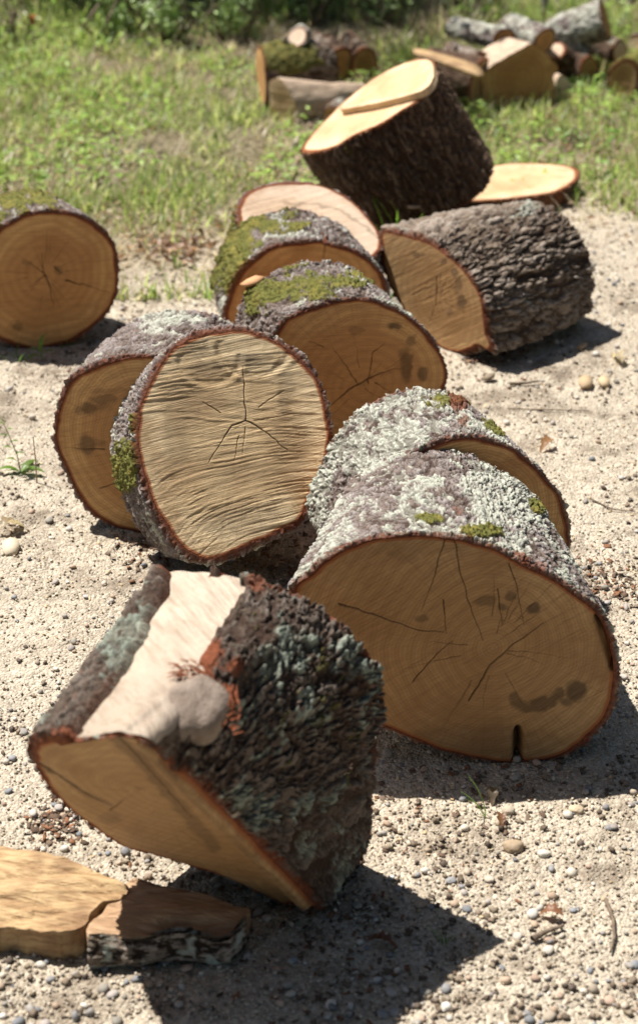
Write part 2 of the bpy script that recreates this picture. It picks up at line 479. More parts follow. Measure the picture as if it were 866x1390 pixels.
B_OUT = [(71, 584), (88, 519), (129, 492), (194, 479), (255, 488), (305, 520), (334, 570), (334, 635), (305, 690), (262, 722), (215, 731), (182, 726), (148, 716), (111, 686), (83, 630)]
big_log('log_round', 'grey barked round half hidden behind the left side of the sunlit straw coloured round', B_OUT, (-.22, -.97, .03), (.24, .96, -.03), .235, seed=5, NA=520, NL=150,
        face=dict(NR=120, pith_px=(215, 600), saw_ang=.35, autocracks=4, cracks=[([(142, 609), (115, 609), (85, 606)], .9), ([(135, 663), (160, 655), (180, 648)], .8)],
                  stains=[(120, 555, 14, 9, .75), (110, 556, 9, 7, .5), (140, 541, 22, 7, .6), (150, 530, 30, 5, .35), (118, 603, 13, 16, .75), (128, 600, 22, 7, .45), (136, 552, 14, 7, .4)]),
        bark=dict(lichen=.25, lich_px=[(225, 425, 45, .55), (190, 430, 30, .3)], amp=.0075, cell=.019, stretch=1.2))

C_OUT = [(453, 598), (448, 552), (430, 505), (402, 473), (365, 451), (325, 442), (290, 442), (263, 450), (222, 478), (194, 524), (181, 575), (185, 630), (203, 686), (231, 736), (259, 760), (296, 764), (346, 744), (383, 726), (410, 709), (439, 649)]
def reliefC(su, sv, X, Y, rf):
    # feathered chainsaw ridges running across the face
    ang = np.interp(Y, [440, 560, 640, 760], [.22, -.05, .22, .60]) + (X - 320) * -.0006
    x0 = (X - 320) / 743.; y0 = (Y - 560) / 743.
    wv = fbm(np.stack([x0 * 9, y0 * 9, np.zeros_like(x0)], -1), 3, 77) - .5
    b = y0 + x0 * np.tan(ang) + wv * .022
    a = x0
    n1 = fbm(np.stack([a * 14, b * 190, np.full_like(a, 2.)], -1), 3, 31, .6)
    brk = sstep(.35, .65, fbm(np.stack([a * 9, b * 30, np.full_like(a, 8.)], -1), 3, 33))
    r1 = (1 - np.abs(2 * n1 - 1) * 2.4) * (.35 + .75 * brk)
    pat = sstep(.40, .62, fbm(np.stack([x0 * 9, y0 * 14, np.full_like(x0, 6.)], -1), 2, 44))
    side = (sstep(.25, .9, rf) * .7 + .3) * (.35 + 1.0 * pat)
    low = 1 - .55 * sstep(650, 730, Y)
    top = 1 - .85 * sstep(505, 470, Y) * sstep(270, 300, X)
    n2 = fbm(np.stack([a * 9, b * 260, np.full_like(a, 5.)], -1), 2, 35) - .5
    # ripples cut around the old step near the top
    rip = 0
    for cx_, cy_, R_ in ((345, 470, 48), (285, 488, 40)):
        q = np.hypot(X - cx_, (Y - cy_) * 1.25); dn = (Y > cy_ - 8)
        rip = rip + .28 * dn * (-.0035 * np.exp(-((q - R_) / 5.) ** 2) + .003 * np.exp(-((q - R_ - 8) / 5.) ** 2))
    n3 = 1 - np.abs(2 * fbm(np.stack([a * 6, b * 75, np.full_like(a, 3.)], -1), 3, 39) - 1) * 2.4
    return (.0008 * r1 + .0004 * n3) * side * low * top + .0012 * n2 * low + rip
big_log('log_round', 'sunlit straw coloured round with feathered saw ridges all across its face', C_OUT, (.28, -.78, .56), (-.30, .80, -.52), .19, fmat=FACE_STRAW, seed=8, NA=720, NL=150, relief=reliefC,
        face=dict(NR=190, pith_px=(334, 572), autocracks=3, saw_ang=.08,
                  cracks=[([(334, 572), (332, 545), (330, 500)], 1.3), ([(334, 572), (315, 578), (300, 600), (283, 628)], 1.5), ([(334, 572), (352, 580), (372, 596), (392, 612)], 1.3), ([(350, 552), (385, 530)], .8), ([(300, 560), (275, 545)], .6), ([(325, 590), (318, 625)], .6)],
                  stains=[(338, 487, 26, 10, .62), (362, 487, 14, 8, .5), (282, 500, 26, 14, .5), (255, 545, 18, 40, .30), (388, 530, 14, 40, .42), (330, 705, 70, 26, .34), (270, 470, 50, 14, .3), (240, 580, 22, 60, .28), (395, 600, 30, 50, .22), (300, 545, 40, 12, .25), (350, 640, 70, 14, .2)],
                  bands=[([(303, 495), (325, 508), (350, 512), (370, 503), (382, 487)], 3, .5)]),  # band: shade under the scalloped step, put into the colour
        bark=dict(lichen=.42, lich_px=[(150, 640, 40, .5)], moss_px=[(170, 635, 26, 45, 1.1), (190, 575, 18, 22, .7)], amp=.008, bt=.011, stretch=1.2, ragged=.006))

D_OUT = [(379, 440), (398, 426), (441, 409), (483, 403), (526, 411), (560, 431), (586, 456), (605, 486), (609, 507), (604, 530), (588, 562), (558, 592), (510, 612), (455, 612), (405, 590), (370, 545), (362, 490)]
big_log('log_round', 'moss and lichen topped round behind the sunlit one, dark spots down its face', D_OUT, (.34, -.94, 0), (-.42, .91, 0), .215, seed=12, NA=560, NL=150,
        face=dict(NR=130, pith_px=(492, 527), autocracks=10, saw_ang=-.1,
                  cracks=[([(500, 514), (478, 527), (455, 545), (440, 556)], 1.9), ([(500, 514), (525, 503), (548, 500)], 1.0), ([(500, 520), (505, 480), (523, 465)], .7), ([(485, 520), (465, 490), (450, 470)], .7), ([(510, 520), (540, 540)], .6), ([(440, 470), (418, 462)], .6)],
                  stains=[(537, 443, 12, 7, .85), (558, 462, 7, 11, .6), (551, 495, 9, 28, .75), (548, 480, 8, 12, .5), (573, 507, 8, 11, .8), (483, 448, 12, 6, .4)]),
        bark=dict(lichen=.45, lich_px=[(560, 410, 55, .5)], moss_px=[(400, 390, 90, 28, .75), (480, 380, 40, 16, .7), (345, 408, 30, 30, .6), (510, 378, 14, 10, 1.2)], amp=.008, stretch=1.2))

E_OUT = [(470, 738), (492, 697), (515, 657), (548, 621), (593, 598), (638, 590), (683, 600), (722, 626), (756, 663), (768, 684), (776, 725), (766, 770), (730, 812), (660, 832), (580, 830), (510, 808), (468, 775)]
big_log('log_round', 'lichen whitened round with a red scar and moss on top, tucked behind the largest round', E_OUT, (.36, -.93, 0), (-.40, .92, 0), .20, seed=15, NA=680, NL=170,
        face=dict(NR=50, autocracks=2),
        bark=dict(lichen=.72, moss_px=[(655, 535, 40, 22, .75), (692, 558, 42, 44, 1.2), (590, 545, 45, 12, .5)], rim_px=[(622, 548, 14, .9), (630, 570, 10, .8), (615, 535, 9, .9)], amp=.006, ruf=.8, cell=.015, stretch=1.5, ragged=.005))

F_OUT = [(391, 797), (414, 778), (436, 758), (464, 741), (509, 727), (565, 722), (604, 726), (638, 731), (672, 741), (711, 762), (750, 780), (784, 803), (818, 831), (837, 876), (843, 926), (837, 962), (818, 990), (790, 1016), (756, 1033), (717, 1041), (672, 1038), (621, 1028), (565, 1010), (520, 990), (480, 965), (445, 930), (412, 885), (392, 840)]
def reliefF(su, sv, X, Y, rf):
    notch = np.exp(-((X - 703) / 5.) ** 2) * sstep(985, 1000, Y)
    d_, _ = seg_dist(X, Y, (812, 838), (832, 905))
    return -.03 * notch - .012 * np.exp(-(d_ / 5.) ** 2)
big_log('log_round', 'largest round, broad brown shaded face with long cracks and dark blots', F_OUT, (.03, -.995, .06), (.03, .99, -.02), .40, taper=.69, fmat=FACE_BROWN, seed=18, NA=800, NL=260, rd=.2, relief=reliefF,
        face=dict(NR=190, pith_px=(668, 880), autocracks=14, saw_ang=.55,
                  cracks=[([(460, 820), (520, 838), (565, 855), (604, 859)], 1.2), ([(616, 728), (625, 775), (640, 830), (655, 870)], 1.0), ([(604, 730), (590, 780), (572, 830)], .7), ([(636, 952), (665, 905), (700, 873), (737, 847)], 1.3), ([(690, 765), (700, 790), (705, 820), (712, 850)], .7), ([(602, 815), (607, 862)], .8), ([(675, 800), (682, 850)], .8), ([(560, 925), (590, 890), (615, 870)], .6), ([(703, 990), (704, 1015), (703, 1040)], 4.5), ([(812, 838), (824, 870), (832, 905)], 3.5)],
                  stains=[(657, 818, 17, 8, .6), (693, 810, 8, 7, .75), (684, 824, 8, 6, .65), (724, 827, 10, 9, .85), (572, 839, 11, 6, .5), (783, 940, 18, 18, .9), (770, 952, 14, 8, .7), (735, 955, 22, 10, .75), (715, 958, 22, 9, .6), (590, 740, 90, 14, .22), (640, 1010, 120, 30, .35)],  # the broad last two only darken the upper edge and lower part
                  bands=[([(697, 948), (715, 962), (740, 958), (760, 940)], 9, .75), ([(470, 760), (520, 745), (560, 760)], 10, .22)]),
        bark=dict(lichen=.62, lich_px=[(680, 690, 90, .22)], moss_px=[(582, 704, 30, 9, 1.1), (655, 722, 40, 12, .9), (725, 688, 20, 14, .5)], rim_px=[(622, 690, 9, .5), (705, 766, 16, .9), (730, 775, 12, .7)], amp=.006, ruf=.8, cell=.015, stretch=1.5, ragged=.007))

G_OUT = [(302, 434), (308, 405), (321, 375), (343, 350), (372, 332), (411, 326), (449, 328), (484, 339), (509, 356), (524, 378), (528, 412), (515, 450), (480, 478), (420, 490), (360, 486), (318, 466)]
big_log('log_round', 'mossy round mid heap with only the orange upper crescent of its face showing', G_OUT, (.2, -.98, 0), (-.24, .97, 0), .19, seed=22, NA=420, NL=100,
        face=dict(NR=60, autocracks=2, stains=[(460, 365, 10, 5, .8)], cracks=[([(441, 330), (440, 350), (437, 370)], 1.2)]),
        bark=dict(lichen=.5, moss_px=[(315, 340, 45, 80, 1.1), (380, 300, 60, 22, .65)], rim_px=[(442, 322, 5, 1)], amp=.008, stretch=1.2))

H_OUT = [(326, 268), (347, 253), (381, 246), (419, 246), (454, 256), (484, 275), (505, 298), (518, 316), (520, 335), (500, 355), (450, 368), (395, 362), (350, 338), (322, 300)]
eH, FH, cH, nH, dH = big_log('log_round', 'pale pinkish sawn top of a tilted round with mossy side, furthest back of the heap', H_OUT, (.28, -.36, .89), (-.28, .36, -.89), .20, fmat=FACE_PINK, seed=25, NA=360, NL=80,
        face=dict(NR=60, autocracks=0, bands=[([(385, 276), (430, 277), (470, 290), (515, 322)], 2.5, .45)]),  # band: shade line of the saw step, drawn in colour
        bark=dict(lichen=.3, moss_px=[(300, 330, 40, 90, 1.2)], amp=.008, stretch=1.2))

I_OUT = [(515, 311), (527, 308), (555, 314), (585, 325), (614, 348), (640, 374), (656, 403), (662, 433), (664, 456), (672, 472), (669, 481), (655, 474), (640, 479), (614, 481), (592, 470), (570, 452), (548, 425), (530, 395), (516, 360), (511, 330)]
big_log('log_round', 'long round with deeply furrowed grey brown bark lying on its side right of the heap', I_OUT, (-.76, -.65, 0), (.79, .61, 0), .34, taper=1.0, mat=BK_OAK, fmat=FACE_BROWN, seed=28, NA=560, NL=260, rd=.6,
        face=dict(NR=90, pith_px=(595, 405), saw_ang=.6, autocracks=9,
                  stains=[(567, 345, 10, 5, .7), (602, 356, 5, 4, .7), (617, 370, 5, 6, .65), (621, 388, 6, 13, .5), (627, 408, 7, 11, .7), (611, 425, 6, 5, .45)],
                  cracks=[([(593, 375), (592, 415)], .7), ([(560, 400), (590, 385)], .6)]),
        bark=dict(lichen=.12, lich_px=[(730, 270, 30, .25), (690, 290, 40, .12)], moss_px=[(610, 285, 45, 16, .75)], amp=.013, ruf=.6, cell=.017, stretch=3.4, bt=.013, ragged=.008, swell=.012))

J_OUT = [(408, 204), (424, 207), (452, 200), (476, 186), (514, 169), (545, 150), (575, 129), (590, 110), (592, 90), (587, 80), (569, 78), (542, 86), (514, 100), (486, 120), (461, 141), (440, 163), (420, 185)]
eJ, FJ, cJ, nJ, dJ = big_log('log_round', 'dark barked round leaning left with its bright stepped top face tilted to the sun', J_OUT, (-.53, -.03, .84), (.50, .05, -.85), .285, taper=1.02, zmin=.0, mat=BK_BLACK, fmat=FACE_PALE, seed=33, NA=460, NL=180,
        face=dict(NR=50, autocracks=0), bark=dict(lichen=.03, amp=.012, cell=.013, stretch=4.0, bt=.009, ruf=.7, ragged=.004))

def slab_from_px(parent, name, pts, n, base_pt, thick, mat, seed=0, inset=0.0, lift=0.0):
    """plate of wood whose upper outline is given; lower outline directly beneath along -n"""
    n = nrm(n)
    P = backproject(pts, n, base_pt + n * thick)
    cen = P.mean(0)
    T, _ = resample(P, cen, -n, 200); cen = T.mean(0)
    jit = (fbm(T * 60, 3, seed) - .5) * .004
    rings = []
    for k, s in enumerate((.0, .3, .6, .85, .97, 1.0)):
        rings.append(cen + (T - cen) * s if s else np.repeat(cen[None], len(T), 0) + (T - cen) * 1e-3)
    e1, e2 = basis(n)
    for s in np.linspace(.0, 1, 8):
        rings.append(T - n * thick * s + (T - cen) / np.linalg.norm(T - cen, axis=1, keepdims=True) * ((fbm(T * 80 + s * 3, 2, seed) - .5) * .003 - .0006)[:, None])
    V = np.concatenate(rings); NA = len(T)
    faces = grid_faces(len(rings), NA)
    p = V[faces[NA * 2]]
    if np.dot(np.cross(p[1] - p[0], p[2] - p[1]), n) < 0: faces = faces[:, ::-1]
    q = V - cen
    u = q @ e1; v = q @ e2; w = q @ n
    rf = np.concatenate([np.full(NA, s) for s in (0, .3, .6, .85, .97, 1.0)] + [np.full(NA, .9)] * 8)
    sd = np.full_like(u, seed)
    return mesh_np(name, V, faces, mat, parent, dict(fuv=np.stack([u, v, w + seed], -1), suv=np.stack([u, v + w, sd], -1), rf=rf * .9, crack=np.zeros(len(V)), stain=np.zeros(len(V))))
# raised half of the stepped cut on the leaning round
ST = [(461, 146), (486, 122), (514, 102), (542, 88), (569, 80), (584, 81), (589, 92), (587, 108), (575, 121), (545, 131), (512, 139), (500, 141), (480, 145)]
slab_from_px(eJ, 'raised_step', ST, nJ, cJ, .017, FACE_PALE, 4)

K_OUT = [(652, 230), (666, 224), (701, 220), (744, 221), (772, 224), (786, 231), (784, 243), (768, 254), (744, 262), (700, 268), (650, 272), (605, 270), (580, 262), (585, 248), (615, 238)]
eK, FK, cK, nK, dK = big_log('log_slice', 'thin sawn slice lying flat on the ground under the leaning dark round', K_OUT, (.03, -.05, 1), (0, 0, -1), .055, mat=BK_BLACK, fmat=FACE_PALE, seed=37, NA=300, NL=30, cat='log slice', group=None,
        face=dict(NR=50, autocracks=0), bark=dict(lichen=.0, amp=.008, bt=.008, rim_px=[(745, 268, 40, .5)]))

# ------------------------------------------------------------------ front log : oblique sawn end, bark torn off on top, cut knot
def front_log():
    NA, NL = 900, 330
    d = nrm((.42, .86, .10)); nF = nrm((-.18, -.80, -.53)); nB = d
    Rb = .222
    # back disc centre so that the lowest back point rests near the ground
    CBp = CAM + ray(352, 948) * 1.0
    lo, hi = 1.5, 4.0
    e1, e2 = basis(d)
    phi = np.linspace(-np.pi, np.pi, NA, endpoint=False)
    BO = [(215, 768), (260, 764), (320, 772), (400, 800), (470, 845), (512, 898), (522, 945), (516, 1010), (508, 1080), (504, 1130), (490, 1175), (462, 1206), (410, 1190), (330, 1120), (265, 1030), (215, 930), (195, 840)]
    Pb = backproject(BO, nB, at(476, 1168, -.002)); CB = Pb.mean(0)
    ring, _ = resample(Pb, CB, d, NA); CB = ring.mean(0)
    print('front back centre', CB)
    X, Y = project(ring)
    print('back ring px', X.min(), X.max(), Y.min(), Y.max())
    OUT = [(38, 1010), (58, 1000), (88, 993), (158, 986), (205, 999), (232, 1028), (272, 1064), (320, 1112), (380, 1172), (432, 1228), (440, 1240), (410, 1238), (356, 1216), (302, 1192), (250, 1176), (200, 1162), (158, 1149), (110, 1114), (68, 1078), (46, 1044)]
    # left tip: generator of the back ring's upper-left end
    i0 = int(np.argmin((X - 222) ** 2 + (Y - 762) ** 2))
    # distance along -d so the tip projects to (38,1008)
    best = min(((np.hypot(*(np.array(project((ring[i0] - d * s)[None])).ravel() - np.array([38, 1008]))), s) for s in np.linspace(.1, .9, 300)))
    tip = ring[i0] - d * best[1]
    print('tip', tip, best)
    rb = at(440, 1240, .0); mp = nrm(tip - rb); Vw = nrm(CAM - .5 * (tip + rb)); wv_ = np.cross(Vw, mp); wv_ = wv_ - (wv_ @ mp) * mp; wv_ = nrm(wv_)
    if wv_[2] > 0: wv_ = -wv_
    V2 = nrm(Vw - (Vw @ mp) * mp); nF = nrm(.38 * V2 + .92 * wv_)
    print('nF', nF, 'rb', rb)
    P = backproject(OUT, nF, tip)
    cen = P.mean(0)
    print('front zmin', P[:, 2].min(), 'front centre', cen)
    F, _ = resample(P, cen, d, NA)
    lift = max(0.0, -F[:, 2].min() - .004)
    F[:, 2] = np.maximum(F[:, 2], -.004)
    cen = F.mean(0)
    B = ring
    e = thing('log_round', 'nearest round, bark stripped off its top, with a cut knot and oblique sawn face', 'log', (float((cen + CB)[0] / 2), float((cen + CB)[1] / 2), 0), LOGGRP)
    STRIP = [(222, 752), (328, 770), (338, 790), (300, 845), (275, 885), (300, 915), (308, 945), (292, 985), (258, 1002), (246, 1060), (230, 1060), (60, 1030), (92, 985), (140, 925), (190, 850), (214, 800)]
    bo, WF, WB = bark_mesh(e, F, B, cen, CB, d, BK_DARK, seed=44, NL=NL, bt=.013, amp=.011, ruf=.38, cell=.028, stretch=1.5, lichen=.42, lich_px=[(150, 880, 60, .35), (430, 880, 70, .25)], moss=.12,
                  moss_px=[(470, 960, 60, 120, .2)], rim_px=[(285, 885, 30, 1), (318, 905, 18, .9), (318, 945, 14, .8), (345, 790, 15, .7)], strip=STRIP, ragged=.010)
    def relL(su, sv, X, Y, rf):
        a, _ = seg_dist(X, Y, (215, 1030), (420, 1235))
        side = (X - 215) * (1235 - 1030) - (Y - 1030) * (420 - 215)
        return np.where(side > 0, .010, 0.0) * (1 - sstep(.96, 1, rf)) + np.where(side > 0, 1, -1) * 0.0
    face_mesh(e, WF, WF.mean(0), nF, FACE_BROWN, seed=44, NR=150, pith_px=(215, 1080), autocracks=5, saw_ang=.9, relief=relL,
              cracks=[([(45, 1030), (90, 1060), (140, 1088)], 1.6), ([(150, 1100), (168, 1085)], .8), ([(160, 1000), (200, 1040), (262, 1110)], 1.2)],
              stains=[(150, 1110, 20, 8, .3)], bands=[([(150, 995), (200, 1040), (255, 1105), (290, 1150)], 12, .5), ([(200, 1010), (300, 1110), (400, 1215)], 7, .45), ([(45, 1030), (90, 1060), (150, 1092)], 5, .45)])
    face_mesh(e, WB, WB.mean(0), d, FACE_BROWN, seed=45, NR=8)
    # the bare wood under the torn bark
    rad = F - cen; rad = rad - (rad @ d)[:, None] * d; rad /= np.linalg.norm(rad, axis=1, keepdims=True)
    rows = []
    for t in np.linspace(0.004, .996, 120):
        rows.append((WF * (1 - t) + WB * t) + rad * .001)
    V = np.concatenate(rows)
    X_, Y_ = project(V)
    RD = np.tile(rad, (120, 1))
    hb = (fbm(V * 20, 3, 5) - .5) * .006 + (fbm(V * 90, 2, 6) - .5) * .0012
    kp = CAM + 0
    q = np.hypot(X_ - 266, Y_ - 955); vis = ((CAM - V) * RD).sum(1) > 0
    hb -= np.where(vis, .003 * np.exp(-(q / 50.) ** 2), 0)
    V = V + RD * hb[:, None]
    f = grid_faces(120, NA)
    p = V[f[NA * 60]]
    if np.dot(np.cross(p[1] - p[0], p[2] - p[1]), RD[NA * 60]) < 0: f = f[:, ::-1]
    ax = (V - cen) @ d
    mesh_np('stripped_wood', V, f, WOODBARE, e, dict(knot_and_shade=np.clip(np.exp(-(q / 60.) ** 2) * vis + sstep(900, 1010, Y_) * .5 * vis, 0, 1)))  # darker wood round the knot, plus painted light falloff down the strip
    # knot : sawn branch stub, a rough domed disc
    i = int(np.argmin(np.where(vis, np.hypot(X_ - 268, Y_ - 955), 1e9)))
    kc = V[i]; kn = nrm(RD[i] * .9 + np.array([.0, -.16, .05])); kc = kc - kn * .004
    a1, a2 = basis(kn)
    ph = np.linspace(0, 2 * np.pi, 72, endpoint=False); rr = []
    prof = [(-.022, .046), (-.004, .0455), (.005, .043), (.011, .038), (.0145, .030), (.016, .022), (.0165, .012), (.0165, .0004)]
    for z, r in prof:
        w = 1 + .10 * np.sin(ph * 2 + .6) + .05 * np.sin(ph * 5)
        rr.append(kc + kn * z + (np.cos(ph) * r * w)[:, None] * a1 * .82 + (np.sin(ph) * r * w)[:, None] * a2 * 1.0)
    KV = np.concatenate(rr); KV = KV + kn * ((fbm(KV * 70, 3, 9) - .5) * .007)[:, None]
    kf = grid_faces(len(prof), 72)
    p = KV[kf[72 * 4]]
    if np.dot(np.cross(p[1] - p[0], p[2] - p[1]), kn) < 0: kf = kf[:, ::-1]
    mesh_np('knot', KV, kf, KNOT, e)
    # fibrous red torn bark around the knot
    V_, F_ = [], []
    r_ = random.Random(3)
    for k in range(150):
        a = r_.uniform(-.5, 2.3) ; rr_ = r_.uniform(.042, .062)
        base = kc + a1 * math.cos(a) * rr_ * .85 + a2 * math.sin(a) * rr_ + kn * r_.uniform(-.012, .008)
        dr = nrm(a1 * (math.cos(a + 1.4) + r_.uniform(-.5, .5)) + a2 * (math.sin(a + 1.4) + r_.uniform(-.5, .5)) + kn * r_.uniform(-.1, .25))
        sd_ = nrm(np.cross(dr, kn)) * r_.uniform(.0008, .002); ln_ = r_.uniform(.006, .014)
        b = len(V_)
        V_ += [base - sd_, base + sd_, base + dr * ln_ + sd_ * .3 + kn * .002, base + dr * ln_ - sd_ * .3 + kn * .002, base + dr * ln_ * .5 + kn * .003]
        F_ += [(b, b + 1, b + 4), (b + 1, b + 2, b + 4), (b + 2, b + 3, b + 4), (b + 3, b, b + 4)]
    mesh_np('torn_bark_fibres', V_, [np.array(F_)], REDFIB, e)
def simple_mat(name, c1, c2, scale=40, rough=.8, bump=.002, det=4, trans=0.0, stretch=(1, 1, 1)):
    m = NT(name); co = m.n('ShaderNodeTexCoord').outputs['Object']
    co = m.mapping(co, stretch)
    n = m.noise(co, scale, det, .6); n2 = m.noise(co, scale * 6, 3)
    c = m.mix(m.ramp(n, .3, .7), c1, c2)
    c = m.mix(m.math('MULTIPLY', n2, .3), c, tuple(v * .6 for v in c1))
    return m.finish(c, rough, m.bump(m.math('ADD', n, n2), bump, .7), trans=trans)
def bare_mat():
    m = NT('bare_stripped_wood'); co = m.n('ShaderNodeTexCoord').outputs['Object']
    knot_and_shade = m.attr('knot_and_shade')
    st = m.mapping(co, (1, 1, 1), (0, 0, math.radians(-26)))
    g = m.noise(m.mapping(st, (120, 12, 60)), 1.0, 4, .6)
    b = m.noise(co, 16, 4); sp = m.noise(co, 260, 2)
    c = m.mix(m.ramp(b, .35, .7), (.40, .325, .25), (.50, .415, .325))
    c = m.mix(m.math('MULTIPLY', m.ramp(g, .42, .72), .6), c, (.235, .165, .115))
    c = m.mix(m.math('MULTIPLY', m.ramp(sp, .66, .75), .5), c, (.22, .15, .11))
    c = m.mix(m.math('MULTIPLY', knot_and_shade, m.ramp(b, .3, .65)), c, (.24, .19, .15))  # knot darkening together with the shade painted lower down
    return m.finish(c, .5, m.bump(m.math('ADD', g, b), .006, .8), spec=.3)
WOODBARE = bare_mat()
KNOT = simple_mat('grey_knot', (.17, .125, .095), (.29, .23, .185), 45, .7, .003)
REDFIB = simple_mat('red_inner_bark', (.20, .05, .02), (.32, .11, .045), 60, .8)
front_log()
# ================================================================== SPLIT WOOD, BOTTOM LEFT
def split_mat(name, a, b, c):
    m = NT(name); co = m.n('ShaderNodeTexCoord').outputs['Object']
    st = m.mapping(co, (1, 1, 1), (0, 0, math.radians(14)))
    g = m.noise(m.mapping(st, (9, 60, 60)), 1.0, 5, .66, 1.6)
    g2 = m.noise(m.mapping(st, (20, 380, 380)), 1.0, 3, .6)
    bl = m.noise(co, 14, 3)
    col = m.mix(m.ramp(g, .40, .58), a, b)
    col = m.mix(m.math('MULTIPLY', m.ramp(bl, .42, .7), .75), col, c)
    col = m.mix(m.math('MULTIPLY', m.ramp(g2, .55, .8), .3), col, tuple(v * .5 for v in c))
    return m.finish(col, .6, m.bump(m.math('ADD', g, m.math('MULTIPLY', g2, .5)), .006, .8))
SPLIT = split_mat('split_oak', (.34, .21, .10), (.50, .345, .18), (.20, .105, .05))
SPLIT_R = split_mat('split_oak_ruddy', (.36, .22, .12), (.50, .33, .20), (.22, .12, .065))

def hull_piece(name, label, top, z_top, z_bot, mat, side_mat=None, spread=1.06, group=None, cat='split log', tilt=None, seed=0, zfun=None, bevel=.004, parent=None, pname='cleft_wood'):
    """split block: traced top outline at real height, rough side walls down to z_bot"""
    P = np.array([at(x, y, z_top if zfun is None else zfun(x, y)) for x, y in top])
    cen = P.mean(0)
    T, _ = resample(P, cen, np.array([0, 0, 1.0]), 260); cen = T.mean(0)
    out = T - cen; out[:, 2] = 0; R = np.linalg.norm(out, axis=1, keepdims=True); out /= R
    rag = (fbm(T * 45, 4, seed) - .5)
    rings = []; 
    for s in np.linspace(0.001, 1, 70):
        rr = cen + (T - cen) * s
        rr = rr + np.array([0, 0, 1.0]) * ((fbm(np.stack([rr[:, 0] * 5 + rr[:, 1] * 2, rr[:, 1] * 30, rr[:, 2] * 0], -1), 4, seed + 1) - .5) * .030 * (1 if s < .98 else .6) + (fbm(np.stack([rr[:, 0] * 9 + rr[:, 1] * 4, rr[:, 1] * 110 - rr[:, 0] * 20, rr[:, 2] * 0], -1), 3, seed + 5) - .5) * .008)[:, None]
        rr = rr + out * (rag * .012 * s)[:, None]
        rings.append(rr)
    last = rings[-1]
    for k, s in enumerate(np.linspace(0, 1, 16)[1:]):
        rr = last.copy(); rr[:, 2] = last[:, 2] * (1 - s) + z_bot * s
        rr = cen + (rr - cen) * np.array([1 + (spread - 1) * s, 1 + (spread - 1) * s, 1])
        rr = rr + out * ((fbm(np.stack([rr[:, 0] * 60, rr[:, 1] * 60, rr[:, 2] * 14], -1), 3, seed + 2) - .5) * .012 * min(1, s * 5))[:, None]
        rings.append(rr)
    V = np.concatenate(rings); NA = 260
    f = grid_faces(len(rings), NA)
    p = V[f[NA * 10]]
    if np.cross(p[1] - p[0], p[2] - p[1])[2] < 0: f = f[:, ::-1]
    e = parent if parent is not None else thing(name, label, cat, (cen[0], cen[1], 0), group)
    ntop = NA * 25
    mesh_np(pname, V, f, mat, e)
    return e, last, cen

e1_, _, _ = hull_piece('split_log', 'split oak block with a pale fibrous top, in the bottom left corner',
    [(-60, 1140), (0, 1149), (58, 1161), (110, 1175), (144, 1190), (173, 1204), (165, 1217), (138, 1223), (124, 1241), (104, 1260), (58, 1262), (0, 1256), (-70, 1252)], .050, -.01, SPLIT, seed=3, spread=.99)
e2_, lastM, cM = hull_piece('split_log', 'split oak wedge with a ruddy top partly in shade, right beside the fibrous block',
    [(181, 1194), (231, 1204), (277, 1216), (323, 1230), (339, 1236), (326, 1250), (312, 1266), (248, 1267), (173, 1271), (125, 1276), (118, 1262), (140, 1240), (158, 1222)], .040, -.01, SPLIT_R, seed=8, spread=.98)
# bark left on the wedge's lower flank
fr = [l for l in lastM if l[1] < cM[1] + .01]
fr = np.array(sorted(fr, key=lambda q: q[0]))
xs = np.linspace(fr[0][0] + .004, fr[-1][0] - .004, 90)
yy = np.array([fr[:, 1][np.abs(fr[:, 0] - x).argsort()[:6]].min() for x in xs]) - .008
yy = np.convolve(np.pad(yy, 4, mode='edge'), np.ones(9) / 9, mode='valid')
rows = []
for k in range(30):
    s = k / 29
    rows.append(np.stack([xs, yy - .012 * math.sin(s * 3.1) , np.full_like(xs, .040 * (1 - s) - .004 * s) + .006 * np.sin(xs * 60) * (1 - s)], -1))
V = np.concatenate(rows); d1, d2, cid = worley(V / np.array([.03, .012, .012]), 5); ee = sstep(.02, .4, d2 - d1)
V = V + np.array([0, -1, 0]) * ((fbm(V * np.array([60, 200, 200]), 4, 4) - .5) * .014)[:, None]; ee = sstep(.45, .55, fbm(V * np.array([60, 200, 200]), 4, 4))
V = np.concatenate([V, V + np.array([0, .012, 0])])
fcs = grid_faces(30, 90, wrap=False); n0 = 30 * 90
ff = np.concatenate([fcs[:, ::-1] if False else fcs, fcs[:, ::-1] + n0])
mesh_np('bark', V, ff, BK_OAK, e2_, dict(bk=np.tile(np.stack([1 - ee, sstep(.55, .6, fbm(V[:n0] * 40, 3, 8)), ee * 0, ee * 0 + 1], -1), (2, 1)), rim=np.zeros(2 * n0), cell=np.tile(cid, 2)))

